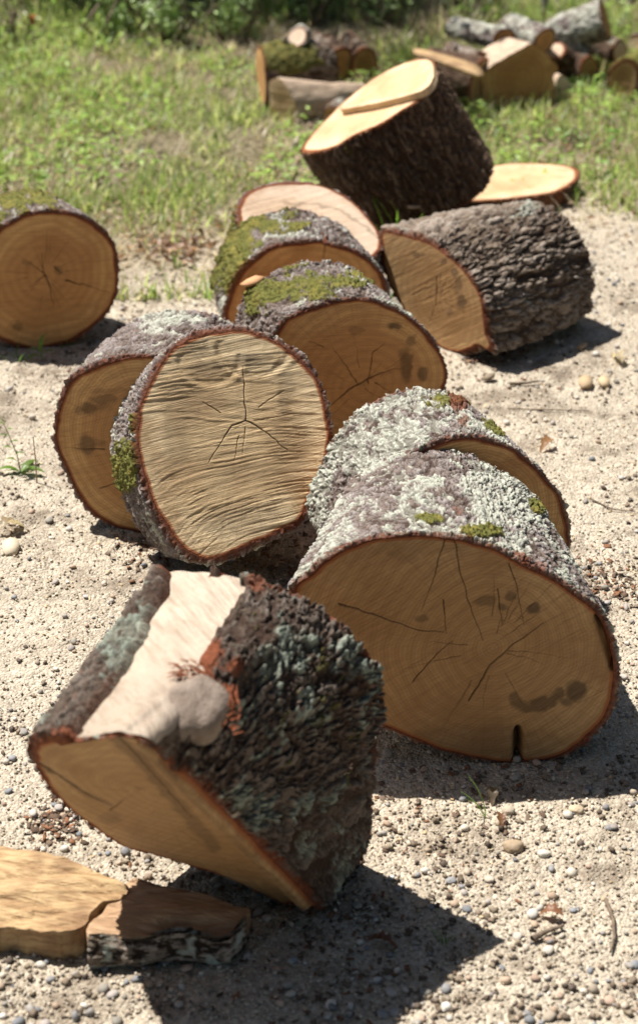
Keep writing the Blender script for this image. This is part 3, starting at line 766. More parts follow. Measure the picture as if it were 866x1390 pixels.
# ================================================================== THE FAR WOOD PILES
PILE_L = 'pieces of the far left wood pile'; PILE_R = 'pieces of the far right wood pile'
def small_log(name, label, p0, p1, r0, r1, mat, fmat, seed, group, n0=None, lichen=.3, moss=0., amp=.005, cell=.018, NA=110, NL=60, cat='log', stretch=2., bend=None, moss_px=(), squash=1.0, stains=()):
    p0 = np.array(p0, float); p1 = np.array(p1, float); d = nrm(p1 - p0)
    e1, e2 = basis(d); ph = np.linspace(-np.pi, np.pi, NA, endpoint=False)
    w = 1 + .10 * np.sin(ph * 2 + seed) + .05 * np.sin(ph * 3 + seed * 2)
    rg = (np.cos(ph) * w)[:, None] * e1 + (np.sin(ph) * w * squash)[:, None] * e2
    F = p0 + r0 * rg; B = p1 + r1 * rg
    if n0 is not None:      # oblique cut
        n0 = nrm(n0); F = F - d * (((F - p0) @ n0) / (d @ n0))[:, None]
    lo = min(p0[2] - r0, p1[2] - r1)
    e = thing(name, label, cat, ((p0[0] + p1[0]) / 2, (p0[1] + p1[1]) / 2, max(0, lo)), group)
    _, WF, WB = bark_mesh(e, F, B, p0, p1, d, mat, seed=seed, NL=NL, bt=min(.008, r0 * .18), amp=amp, cell=cell, stretch=stretch, lichen=lichen, moss=moss, ragged=.003, bend=bend, moss_px=moss_px)
    face_mesh(e, WF, WF.mean(0), -d if n0 is None else (n0 if (n0 @ d) < 0 else -n0), fmat, seed=seed, NR=24, autocracks=3, stains=stains)
    face_mesh(e, WB, WB.mean(0), d, fmat, seed=seed + 1, NR=10, autocracks=1)
    return e

# left pile
g = lambda x, y, z=0.0: at(x, y, z)
small_log('log', 'thick mossy log at the back of the far left pile', g(354, 100, .10), g(438, 84, .105), .092, .102, BK_OAK, FACE_ORANGE, 51, PILE_L, lichen=.25, moss=.3, moss_px=[(390, 75, 55, 28, 1.0)], n0=(-.985, -.17, 0))
small_log('log', 'short pale ended log perched on top of the mossy log', g(402, 50, .205), g(412, 45, .205), .03, .03, BK_GREY, FACE_PINK, 52, PILE_L, lichen=.6, NA=60, NL=24, n0=(-.2, -.6, .7))
def prism(name, label, pts, depth, mat, cat='split log', group=None, seed=0, z0=None, nvec=(0, -1, 0), anchor=None, back_scale=.9, back_off=(0, 0, 0), mat2=None, pname='cleft_wood'):
    """block with a traced sawn end (real plane through anchor) running back by depth"""
    n = nrm(nvec)
    P = backproject(pts, n, np.array(anchor)); cen = P.mean(0)
    T, _ = resample(P, cen, -n, 160); cen = T.mean(0)
    off = -n * depth + np.array(back_off)
    R2 = cen + off + (T - cen) * back_scale
    rows = []
    for t in np.linspace(0, 1, 24):
        q = T * (1 - t) + R2 * t; o = (T - cen) / np.linalg.norm(T - cen, axis=1, keepdims=True)
        q = q + o * ((fbm(q * np.array([30, 12, 30]), 3, seed) - .5) * .012)[:, None]
        rows.append(q)
    V = np.concatenate(rows); f = grid_faces(24, 160)
    p = V[f[160 * 12]]; o = V[160 * 12] - cen - off * .5
    if np.dot(np.cross(p[1] - p[0], p[2] - p[1]), o) < 0: f = f[:, ::-1]
    e = thing(name, label, cat, (cen[0] + off[0] / 2, cen[1] + off[1] / 2, max(0.0, float(V[:, 2].min()))), group)
    mesh_np(pname, V, f, mat, e)
    face_mesh(e, rows[0], rows[0].mean(0), n, mat2 or FACE_ORANGE, seed=seed, NR=24, autocracks=2)
    face_mesh(e, rows[-1], rows[-1].mean(0), -n, mat2 or FACE_ORANGE, seed=seed + 1, NR=8, autocracks=0)
    return e
PALEW = simple_mat('weathered_pale_wood', (.44, .32, .23), (.60, .46, .34), 18, .7, .004, stretch=(1, 1, 4))
prism('split_log', 'pale barkless half log with a triangular sawn end, in front of the mossy log', [(365, 116), (372, 105), (381, 108), (392, 122), (401, 142), (403, 160), (388, 166), (370, 164)], .19, PALEW, group=PILE_L, seed=61, nvec=(-.55, -.83, 0), anchor=g(385, 165, 0), back_scale=.52, back_off=(.15, -.06, -.012), mat2=FACE_PALE)
small_log('log', 'small round log end at the right of the far left pile, nearer the mossy log', g(459, 88, .055), g(440, 66, .055), .055, .05, BK_BLACK, FACE_ORANGE, 54, PILE_L, NA=70, NL=30, n0=(.35, -.93, 0))
small_log('log', 'small round log end, the outermost one on the right of the far left pile', g(495, 87, .055), g(474, 64, .055), .052, .05, BK_BLACK, FACE_BROWN, 55, PILE_L, NA=70, NL=30, n0=(.35, -.93, 0))
small_log('log', 'thin orange ended billet lying low between the half log and the leaning round', g(452, 158, .03), g(475, 140, .03), .032, .03, PALEW if False else BK_OAK, FACE_ORANGE, 56, PILE_L, NA=60, NL=24)
# right pile
small_log('log', 'thick dark barked log under a thin sawn plank, left end of the far right pile', g(578, 100, .09), g(652, 112, .085), .085, .08, BK_BLACK, FACE_BROWN, 57, PILE_R, lichen=.2)
def plank():
    P = [g(563, 70, .19), g(572, 65, .19), g(640, 84, .185), g(656, 98, .18), g(650, 100, .18), g(600, 82, .185)]
    P = np.array(P); cen = P.mean(0); T, _ = resample(P, cen, np.array([0, 0, 1.]), 80); cen = T.mean(0)
    rings = [cen + (T - cen) * s for s in (.001, .5, 1)] + [T - np.array([0, 0, .012]), cen + (T - cen) * .001 - np.array([0, 0, .012])]
    V = np.concatenate(rings); f = grid_faces(5, 80)
    if np.cross(V[f[80]][1] - V[f[80]][0], V[f[80]][2] - V[f[80]][1])[2] < 0: f = f[:, ::-1]
    o = mesh_np('wood_plank', V, f, SPLIT, loc=cen)
    tag(o, 'thin bright sawn plank resting on the dark log of the far right pile', 'plank', PILE_R)
plank()
small_log('log', 'short reddish log behind the big sawn block of the far right pile', g(652, 84, .13), g(610, 70, .13), .038, .036, BK_OAK, FACE_BROWN, 58, PILE_R, lichen=.1, NA=70, NL=30)
small_log('log', 'leftmost lichen covered log on top of the far right pile', g(684, 52, .17), g(615, 34, .14), .036, .034, BK_GREY, FACE_ORANGE, 59, PILE_R, lichen=.75, NA=90, n0=(.35, -.93, 0))
small_log('log', 'lichen covered log with a round brown end, in the middle of the far right pile', g(740, 54, .17), g(690, 34, .14), .038, .038, BK_GREY, FACE_ORANGE, 60, PILE_R, lichen=.75, NA=90, n0=(.35, -.93, 0))
small_log('log', 'thick pale lichen limb rising to the back of the far right pile', g(744, 50, .13), g(822, 26, .20), .052, .062, BK_GREY, FACE_ORANGE, 62, PILE_R, lichen=.85, n0=(.5, -.85, 0))
small_log('log', 'grey lichen limb slanting down to the grass beside the mottled log', g(800, 92, .045), g(768, 44, .15), .042, .046, BK_GREY, FACE_BROWN, 63, PILE_R, lichen=.8, n0=(.93, -.35, 0))
small_log('log', 'dark mottled log with a pale round end on the right of the far right pile', g(842, 70, .08), g(800, 54, .08), .042, .042, BK_BLACK, FACE_PALE, 64, PILE_R, lichen=.55, n0=(.75, -.6, .25))
small_log('log', 'dark log with a pinkish lit end lying beside the big sawn block', g(752, 68, .115), g(785, 88, .06), .034, .034, BK_BLACK, FACE_PINK, 65, PILE_R, lichen=.1, NA=70, NL=30, n0=(-.5, -.5, .7))
small_log('log', 'pale weathered log end at the right edge behind the mottled log', g(862, 58, .05), g(900, 50, .05), .035, .035, BK_GREY, FACE_PINK, 66, PILE_R, lichen=.6, NA=70, NL=30)
small_log('log', 'low dark log in shadow behind the big sawn block', g(800, 98, .05), g(745, 80, .05), .05, .05, BK_BLACK, FACE_BROWN, 68, PILE_R, lichen=.25, NA=80, NL=30)
prism('split_log', 'big sawn block with brown face and lit shoulder, front of the far right pile', [(654, 101), (671, 86), (692, 74), (710, 64), (723, 58), (735, 66), (747, 78), (757, 92), (751, 104), (755, 123), (748, 142), (705, 147), (661, 146), (655, 123)], .11, FACEBLOCK if False else PALEW, group=PILE_R, seed=71, nvec=(.12, -.99, 0), anchor=g(705, 146, 0), back_scale=.92, back_off=(-.055, 0, .0), mat2=FACE_ORANGE)
prism('split_log', 'small pale split piece leaning against the right of the big sawn block', [(754, 112), (762, 100), (772, 112), (775, 134), (764, 140), (752, 138)], .07, PALEW, group=PILE_R, seed=72, nvec=(.3, -.9, .1), anchor=g(764, 140, 0), mat2=FACE_PINK)
small_log('log', 'stubby yellow green mossy log at the right edge of the grass', g(846, 108, .06), g(885, 88, .065), .062, .065, BK_GREY, FACE_BROWN, 73, PILE_R, lichen=.5, moss=1.8)
small_log('log', 'short log with orange end just behind the leaning dark round', g(606, 108, .06), g(612, 84, .06), .03, .03, BK_BLACK, FACE_ORANGE, 74, PILE_R, NA=60, NL=24)

# ================================================================== GROUND
def ground_height(X, Y):
    P = np.stack([X, Y, np.zeros_like(X)], -1)
    h = .030 * (fbm(P * 1.3, 3, 90) - .5)
    near = np.exp(-((Y - 3.8) / 2.6) ** 4)
    h = h * (1 - .75 * near) 
    fine = .010 * (fbm(P * 9, 4, 91) - .5) + .007 * (fbm(P * 45, 3, 92) - .5)
    cl = sstep(.58, .70, fbm(P * 3.1, 3, 93))
    h = h + fine + cl * .010 * (fbm(P * 60, 3, 94) - .3)
    return h
def axis(a, b, step, far, grow=1.25):
    c = list(np.arange(a, b, step)); s = step; x = c[-1]; hi = []
    while x < far: s *= grow; x += s; hi.append(x)
    s = step; x = a; lo = []
    while x > -far: s *= grow; x -= s; lo.append(x)
    return np.array(lo[::-1] + c + hi)
gx = axis(-1.7, 1.7, .0055, 260); gy = axis(1.5, 5.3, .0055, 260)
GX, GY = np.meshgrid(gx, gy, indexing='xy')
xx, yy = GX.ravel(), GY.ravel()
fade = np.exp(-np.maximum(0, np.hypot(xx, yy - 3.5) - 6) / 6)
zz = ground_height(xx, yy) * fade
def mat_ground():
    m = NT('sandy_ground'); co = m.n('ShaderNodeTexCoord').outputs['Object']
    sep = m.n('ShaderNodeSeparateXYZ'); m.t.links.new(co, sep.inputs[0])
    n0 = m.noise(co, 2.2, 4); n1 = m.noise(co, 9, 5, .6); n2 = m.noise(co, 55, 4, .6); n3 = m.noise(co, 260, 3, .6)
    sand = m.mix(m.ramp(n1, .3, .7), (.385, .325, .25), (.50, .435, .345))
    sand = m.mix(m.math('MULTIPLY', m.ramp(n2, .5, .72), .7), sand, (.25, .19, .13))
    vo = m.n('ShaderNodeTexVoronoi', ins={'Scale': 210.0}); m.t.links.new(co, vo.inputs['Vector'])
    sv = m.n('ShaderNodeSeparateColor'); m.t.links.new(vo.outputs['Color'], sv.inputs[0])
    grit = m.mix(m.ramp(sv.outputs[0], .1, .9), (.29, .245, .19), (.66, .58, .46))
    sand = m.mix(m.math('MULTIPLY', m.ramp(sv.outputs[1], .35, .6), .65), sand, grit)
    # crumbs of dark soil
    sand = m.mix(m.math('MULTIPLY', m.ramp(m.noise(co, 5.5, 6, .7), .50, .66), .8), sand, (.17, .13, .095))
    # lawn soil behind, uneven border
    edge = m.math('ADD', sep.outputs[1], m.math('ADD', m.math('MULTIPLY', m.math('SUBTRACT', n0, .5), 1.1), m.math('MULTIPLY', sep.outputs[0], -.42)))
    soil = m.mix(m.ramp(n2, .35, .7), (.10, .085, .05), (.27, .22, .145))
    col = m.mix(m.ramp(edge, 4.35, 5.1), sand, soil)
    h = m.math('ADD', m.math('MULTIPLY', n3, .6), m.math('ADD', n2, m.math('MULTIPLY', m.math('SUBTRACT', 1.0, vo.outputs['Distance']), .7)))
    return m.finish(col, .92, m.bump(h, .006, .9), spec=.2)
GROUND = mat_ground()
o = mesh_np('ground', np.stack([xx, yy, zz], -1), grid_faces(len(gy), len(gx), wrap=False), GROUND)
tag(o, 'pale sandy gravel ground turning to lawn soil behind', None, kind='structure')

def footprint_free(x, y): return True

# pebbles
def icos(sub=0):
    t = (1 + 5 ** .5) / 2
    v = [(-1, t, 0), (1, t, 0), (-1, -t, 0), (1, -t, 0), (0, -1, t), (0, 1, t), (0, -1, -t), (0, 1, -t), (t, 0, -1), (t, 0, 1), (-t, 0, -1), (-t, 0, 1)]
    f = [(0, 11, 5), (0, 5, 1), (0, 1, 7), (0, 7, 10), (0, 10, 11), (1, 5, 9), (5, 11, 4), (11, 10, 2), (10, 7, 6), (7, 1, 8), (3, 9, 4), (3, 4, 2), (3, 2, 6), (3, 6, 8), (3, 8, 9), (4, 9, 5), (2, 4, 11), (6, 2, 10), (8, 6, 7), (9, 8, 1)]
    v = [np.array(p) / np.linalg.norm(p) for p in v]
    for _ in range(sub):
        mid = {}; nf = []
        def md(a, b):
            k = (min(a, b), max(a, b))
            if k not in mid:
                q = v[a] + v[b]; v.append(q / np.linalg.norm(q)); mid[k] = len(v) - 1
            return mid[k]
        for a, b, c in f:
            ab, bc, ca = md(a, b), md(b, c), md(c, a)
            nf += [(a, ab, ca), (b, bc, ab), (c, ca, bc), (ab, bc, ca)]
        f = nf
    return np.array(v), np.array(f)

PEB_COL = .06 + .9 * np.array([(.46, .37, .27), (.55, .47, .37), (.33, .30, .27), (.24, .235, .24), (.60, .54, .46), (.42, .29, .19), (.50, .34, .24), (.30, .27, .22), (.65, .60, .54), (.38, .33, .30), (.20, .21, .23)])
def scatter_stones(name, label, N, rmin, rmax, sub, yr, seed, powr=2.5, dens=None, flat=(.45, .8), sink=.25, pal=None, jag=.22):
    r = np.random.default_rng(seed)
    y = yr[0] + (yr[1] - yr[0]) * r.random(N * 3) ** 1.25
    x = (r.random(N * 3) * 2 - 1) * (.28 + y * .215)
    keep = r.random(N * 3) < (dens(x, y) if dens else 1)
    x, y = x[keep][:N], y[keep][:N]; N = len(x)
    s = rmin + (rmax - rmin) * r.random(N) ** powr
    bv, bf = icos(sub); nv = len(bv)
    sc_ = np.stack([s * r.uniform(.8, 1.25, N), s * r.uniform(.7, 1.05, N), s * r.uniform(flat[0], flat[1], N)], -1)
    a = r.random(N) * 6.283; ca, sa = np.cos(a), np.sin(a)
    V = bv[None] * (1 + (r.random((N, nv, 1)) - .5) * jag) * sc_[:, None]
    tx = (r.random(N) - .5) * .6
    Vz = V[..., 2] + V[..., 0] * tx[:, None]
    V = np.stack([V[..., 0] * ca[:, None] - V[..., 1] * sa[:, None], V[..., 0] * sa[:, None] + V[..., 1] * ca[:, None], Vz], -1)
    gz = ground_height(x, y)
    V += np.stack([x, y, gz + sc_[:, 2] * (1 - 2 * sink) + .001], -1)[:, None]
    pal = PEB_COL if pal is None else pal
    col = pal[r.integers(0, len(pal), N)] * r.uniform(.75, 1.2, (N, 1))
    col = np.clip(col, 0, .8)
    F = (bf[None] + (np.arange(N) * nv)[:, None, None]).reshape(-1, 3)
    ca_ = np.repeat(np.concatenate([col, np.ones((N, 1))], -1), nv, 0)
    o = mesh_np(name, V.reshape(-1, 3), F, STONE, attrs=dict(pc=ca_))
    tag(o, label, None, kind='stuff')
def attr_mat(name, attr, rough=.8, trans=0., var=.25, scale=200, spec=.3, bump=.001):
    m = NT(name); c = m.attr(attr, 'Color'); co = m.n('ShaderNodeTexCoord').outputs['Object']
    n = m.noise(co, scale, 3)
    c2 = m.mix(m.math('MULTIPLY', n, var), c, (.05, .04, .03), 'MIX')
    return m.finish(c2, rough, m.bump(n, bump, .5), trans=trans, spec=spec)
STONE = attr_mat('pebble_stone', 'pc', .72, var=.35, scale=260)
def gdens(x, y):
    n = fbm(np.stack([x * 2.2, y * 2.2, x * 0], -1), 3, 95)
    return np.clip(.25 + 1.6 * (n - .35), .08, 1)
scatter_stones('gravel', 'rounded grey and tan pebbles bedded in the sand', 3000, .0026, .0082, 1, (1.7, 4.6), 21, 2.2, gdens)
scatter_stones('grit', 'fine grit strewn over the sand', 26000, .0010, .0034, 0, (1.75, 5.0), 22, 1.6, lambda x, y: np.clip(gdens(x, y) + .25, 0, 1), flat=(.5, .9), pal=np.array([(.50, .41, .31), (.42, .34, .26), (.58, .49, .38), (.33, .28, .22), (.62, .55, .45)]))
scatter_stones('soil_clods', 'dark crumbly clods of soil in patches on the sand', 3800, .0014, .0055, 1, (1.75, 5.2), 24, 2.4, lambda x, y: sstep(.50, .68, fbm(np.stack([x * 4.5, y * 4.5, x * 0 + 3], -1), 4, 98)) + .02, flat=(.5, .9), pal=np.array([(.16, .12, .085), (.24, .18, .13), (.30, .24, .17), (.12, .09, .07)]), jag=.9)
# a few stones that stand out
def stone(px, py, r, col, label, seed, flat=.6):
    p = at(px, py, 0); bv, bf = icos(3); r_ = np.random.default_rng(seed)
    V = bv * np.array([r, r * .8, r * flat]); V = V * (1 + (fbm(bv * 1.3 + seed, 3, seed) - .5)[:, None] * .5)
    gz = float(ground_height(np.array([p[0]]), np.array([p[1]]))[0])
    V = V + np.array([p[0], p[1], gz + r * flat * .55])
    o = mesh_np('pebble', V, bf, STONE, loc=(p[0], p[1], gz), attrs=dict(pc=np.tile(np.append(col, 1), (len(V), 1))))
    tag(o, label, 'pebble', 'larger pebbles on the gravel')
stone(697, 1151, .0155, (.40, .30, .20), 'largest brown pebble, beside the grass seedling in front of the largest round', 1)
stone(690, 1043 + 60, .010, (.50, .42, .32), 'pale tan pebble right of the thin grass seedling', 2)
stone(782, 1102, .012, (.55, .44, .30), 'sandy oval pebble at the right, just out of the big shadow', 3, .5)
stone(612, 1195, .008, (.30, .30, .31), 'grey pebble half in the shadow edge', 4)
stone(107, 1003, .011, (.50, .40, .26), 'ochre pebble on the left gravel beside the nearest round', 5)
stone(738, 1160, .009, (.62, .58, .50), 'whitish pebble right of the largest brown pebble', 6)

# sawdust crumbs / wood chips as stuff
def chips(name, label, N, cols, size, yr, seed, xr=None, dens=None, spots=None, thick=.12):
    r = np.random.default_rng(seed)
    if spots is not None:
        cs = [(at(a, b)[:2], s / FPX * 3.5) for a, b, s in spots]
        k = r.integers(0, len(cs), N); c = np.array([cs[i][0] for i in k]); sg = np.array([cs[i][1] for i in k])
        x = c[:, 0] + r.normal(0, 1, N) * sg; y = c[:, 1] + r.normal(0, 1, N) * sg * 1.6
    else:
        y = yr[0] + (yr[1] - yr[0]) * r.random(N); x = (r.random(N) * 2 - 1) * (.3 + y * .22)
        if dens is not None:
            kp = r.random(N) < dens(x, y); x, y = x[kp], y[kp]
    N = len(x)
    l = size * (.4 + r.random(N) ** 2 * 1.4); w = l * r.uniform(.25, .8, N); t = l * thick
    base = np.array([(-1, -.8, 0), (.8, -1, .1), (1, .7, 0), (-.7, 1, .15), (-1, -.8, 1), (.8, -1, 1), (1, .7, 1), (-.7, 1, 1)], float)
    V = base[None] * np.stack([l, w, t], -1)[:, None] * .5 * (1 + (r.random((N, 8, 1)) - .5) * .5)
    a, b, c = r.random(N) * 6.28, r.normal(0, .28, N), r.normal(0, .28, N)
    V[..., 2] += V[..., 0] * b[:, None] + V[..., 1] * c[:, None]
    X = V[..., 0] * np.cos(a)[:, None] - V[..., 1] * np.sin(a)[:, None]; Y = V[..., 0] * np.sin(a)[:, None] + V[..., 1] * np.cos(a)[:, None]
    V = np.stack([X + x[:, None], Y + y[:, None], V[..., 2] + (ground_height(x, y) + t * .5 + .0015)[:, None]], -1)
    f = np.array([(3, 2, 1, 0), (4, 5, 6, 7), (0, 1, 5, 4), (1, 2, 6, 5), (2, 3, 7, 6), (3, 0, 4, 7)])
    F = (f[None] + (np.arange(N) * 8)[:, None, None]).reshape(-1, 4)
    cols = np.array(cols); col = cols[r.integers(0, len(cols), N)] * r.uniform(.7, 1.2, (N, 1))
    o = mesh_np(name, V.reshape(-1, 3), F, CHIP, smooth=False, attrs=dict(pc=np.repeat(np.concatenate([col, np.ones((N, 1))], -1), 8, 0)))
    tag(o, label, None, kind='stuff')
CHIP = attr_mat('chip_wood', 'pc', .85, var=.2, scale=150)
chips('sawdust', 'pale sawdust and wood crumbs scattered over the sand', 16000, [(.62, .48, .30), (.52, .37, .21), (.66, .56, .40)], .0042, (1.9, 5.2), 31, dens=lambda x, y: np.clip(fbm(np.stack([x * 3, y * 3, x * 0], -1), 3, 97) * 2 - .6, .1, 1))
chips('bark_crumbs', 'dark bark crumbs fallen around the rounds', 2600, [(.12, .075, .05), (.17, .12, .085), (.22, .10, .05)], .0075, None, 32, spots=[(470, 1260, 50), (200, 740, 25), (400, 760, 40), (560, 1060, 60), (80, 1115, 14), (700, 480, 60), (330, 1250, 60), (830, 790, 25), (180, 480, 60), (640, 470, 30)])
# ================================================================== VEGETATION
def leafmat(name, attr='pc', trans=.35):
    m = NT(name); c = m.attr(attr, 'Color')
    t = m.mix(1.0, c, (1.0, 1.0, .55), 'MULTIPLY')
    t = m.mix(.5, c, t)
    return m.finish(c, .40, None, spec=.5, trans=trans, tcol=t)
LEAF = leafmat('blade_green', trans=.6)

def blades(x, y, h, w, lean, bend, az, col, z0=None, seg=3):
    """curved tapering blades as strips; returns V, F, col"""
    N = len(x); r = np.random.default_rng(N)
    z0 = ground_height(x, y) - .004 if z0 is None else z0
    dirx, diry = np.cos(az), np.sin(az)
    sx, sy = -diry, dirx
    rows = []
    px, pz = np.zeros(N), np.zeros(N); a = lean.copy()
    L = h / seg
    for i in range(seg + 1):
        wi = w * (1 - (i / seg) ** 1.6) * .5 + .0002
        cx, cy, cz = x + dirx * px, y + diry * px, z0 + pz
        rows.append(np.stack([cx - sx * wi, cy - sy * wi, cz], -1)); rows.append(np.stack([cx + sx * wi, cy + sy * wi, cz], -1))
        px = px + np.sin(a) * L; pz = pz + np.cos(a) * L; a = a + bend
    V = np.stack(rows, 1); nv = 2 * (seg + 1)
    f = np.array([(2 * i, 2 * i + 1, 2 * i + 3, 2 * i + 2) for i in range(seg)])
    F = (f[None] + (np.arange(N) * nv)[:, None, None]).reshape(-1, 4)
    cc = np.repeat(np.concatenate([col, np.ones((N, 1))], -1), nv, 0)
    return V.reshape(-1, 3), F, cc

def lawn_edge(x): return 4.27 + .66 * x
def grass_field():
    r = np.random.default_rng(5)
    N = 230000
    y = 4.1 + (8.6 - 4.1) * r.random(N); x = (r.random(N) * 2 - 1) * (.35 + y * .235)
    n = fbm(np.stack([x * 2.3, y * 2.3, x * 0], -1), 3, 61); n2 = fbm(np.stack([x * 9, y * 9, x * 0], -1), 3, 62)
    dens = sstep(-.35, .5, y - lawn_edge(x) + (n - .5) * 1.3) * (.12 + 1.25 * sstep(.38, .60, n * .45 + n2 * .55))
    kp = r.random(N) < dens * .48; x, y, n, n2 = x[kp], y[kp], n[kp], n2[kp]; N = len(x)
    dry = r.random(N) < np.clip(.56 - 2.2 * (n - .45), .16, .93)
    tall = sstep(5.8, 7.0, y)
    h = (.020 + .055 * r.random(N) ** 1.6) * (1 + 1.1 * tall) * (.7 + .8 * n2)
    w = r.uniform(.0025, .0070, N)
    lean = np.where(dry, r.uniform(.5, 1.45, N), r.uniform(0, .8, N)); bend = r.uniform(.05, .45, N)
    g1 = np.array([.38, .48, .14]); g2 = np.array([.54, .60, .26]); g3 = np.array([.20, .32, .07])
    k = r.random((N, 1)); green = np.where(k < .4, g1, np.where(k < .8, g2, g3)) * r.uniform(.45, 1.35, (N, 1))
    dr = np.where(r.random((N, 1)) < .6, np.array([.72, .63, .46]), np.array([.52, .42, .28])) * r.uniform(.75, 1.2, (N, 1))
    col = np.where(dry[:, None], dr, green)
    V, F, cc = blades(x, y, h, w, lean, bend, r.random(N) * 6.28, col)
    o = mesh_np('grass', V, F, LEAF, attrs=dict(pc=cc)); tag(o, 'short mixed green and straw coloured grass of the lawn', None, kind='stuff')
    print('grass blades', N)
grass_field()

def leaf_cards(name, label, x, y, z, size, col, r, kind='stuff', flat=.5, aspect=.55, cup=.25, parent=None, mat=None):
    """small pointed folded leaves"""
    N = len(x)
    base = np.array([(-1, 0, 0), (-.35, -.8, .0), (.45, -.65, 0), (1, 0, 0), (.45, .65, 0), (-.35, .8, 0), (0, 0, -cup)])
    base = base * np.array([1, aspect, 1])
    V = base[None] * size[:, None, None] * .5
    # random orientation
    a = r.random(N) * 6.28; t = np.abs(r.normal(0, flat, N)); ta = r.random(N) * 6.28
    ca, sa = np.cos(a), np.sin(a)
    X = V[..., 0] * ca[:, None] - V[..., 1] * sa[:, None]; Y = V[..., 0] * sa[:, None] + V[..., 1] * ca[:, None]; Z = V[..., 2]
    kx, ky = np.cos(ta)[:, None], np.sin(ta)[:, None]; ct, st_ = np.cos(t)[:, None], np.sin(t)[:, None]
    dot = kx * X + ky * Y
    X2 = X * ct + ky * Z * st_ + kx * dot * (1 - ct); Y2 = Y * ct - kx * Z * st_ + ky * dot * (1 - ct); Z2 = Z * ct + (kx * Y - ky * X) * st_
    V = np.stack([X2 + x[:, None], Y2 + y[:, None], Z2 + z[:, None]], -1)
    f = np.array([(6, 0, 1), (6, 1, 2), (6, 2, 3), (6, 3, 4), (6, 4, 5), (6, 5, 0)])
    F = (f[None] + (np.arange(N) * 7)[:, None, None]).reshape(-1, 3)
    cc = np.repeat(np.concatenate([col, np.ones((N, 1))], -1), 7, 0)
    o = mesh_np(name, V.reshape(-1, 3), F, mat or LEAF, parent, attrs=dict(pc=cc), smooth=False)
    if parent is None: tag(o, label, None, kind=kind)
    return o

def weeds():
    r = np.random.default_rng(9); N = 26000
    y = 4.5 + 4 * r.random(N); x = (r.random(N) * 2 - 1) * (.3 + y * .23)
    n = fbm(np.stack([x * 3.2, y * 3.2, x * 0 + 4], -1), 3, 71)
    kp = r.random(N) < sstep(.46, .62, n) * sstep(0, .6, y - lawn_edge(x)); x, y = x[kp], y[kp]; N = len(x)
    h = .012 + .05 * r.random(N) * (1 + sstep(6, 7, y))
    col = np.where(r.random((N, 1)) < .6, np.array([.42, .58, .16]), np.array([.28, .46, .10])) * r.uniform(.7, 1.3, (N, 1))
    leaf_cards('ground_cover', 'low broad leaved weeds growing through the lawn', x, y, ground_height(x, y) + h, r.uniform(.012, .032, N), col, r, flat=.5)
    N = 9000
    y = 4.1 + 3.4 * r.random(N); x = (r.random(N) * 2 - 1) * (.3 + y * .23)
    n = fbm(np.stack([x * 2.6, y * 2.6, x * 0 + 8], -1), 3, 73)
    kp = r.random(N) < np.clip(sstep(.45, .65, n), .06, 1) * sstep(-.4, .3, y - lawn_edge(x)); x, y = x[kp], y[kp]; N = len(x)
    col = np.array([(.36, .24, .15), (.50, .37, .26), (.25, .15, .09), (.58, .47, .36)])[r.integers(0, 4, N)] * r.uniform(.7, 1.15, (N, 1))
    leaf_cards('leaf_litter', 'dry fallen leaves strewn through the grass', x, y, ground_height(x, y) + .008 + .015 * r.random(N), r.uniform(.014, .035, N), col, r, flat=.35, cup=.35)
    # litter heap at the edge of the lawn
    p = at(233, 345); N = 90
    x = p[0] + r.normal(0, .055, N); y = p[1] + r.normal(0, .045, N)
    col = np.array([(.36, .22, .15), (.58, .42, .34), (.22, .13, .09)])[r.integers(0, 3, N)] * r.uniform(.7, 1.15, (N, 1))
    leaf_cards('dry_leaf_heap', 'little heap of crisp brown leaves at the lawn edge', x, y, ground_height(x, y) + .008 + .022 * r.random(N), r.uniform(.018, .04, N), col, r, flat=.6, cup=.5)
weeds()

def straw():
    r = np.random.default_rng(15); N = 9500
    y = 4.2 + 3.2 * r.random(N); x = (r.random(N) * 2 - 1) * (.3 + y * .23)
    kp = r.random(N) < sstep(-.35, .5, y - lawn_edge(x)); x, y = x[kp], y[kp]; N = len(x)
    col = np.array([.70, .61, .44]) * r.uniform(.6, 1.15, (N, 1))
    V, F, cc = blades(x, y, r.uniform(.05, .16, N), r.uniform(.001, .0026, N), r.uniform(1.1, 1.5, N), r.uniform(-.03, .08, N), r.random(N) * 6.28, col)
    V[:, 2] += .010
    o = mesh_np('straw', V, F, LEAF, attrs=dict(pc=cc)); tag(o, 'dry straw stalks lying over the lawn', None, kind='stuff')
straw()

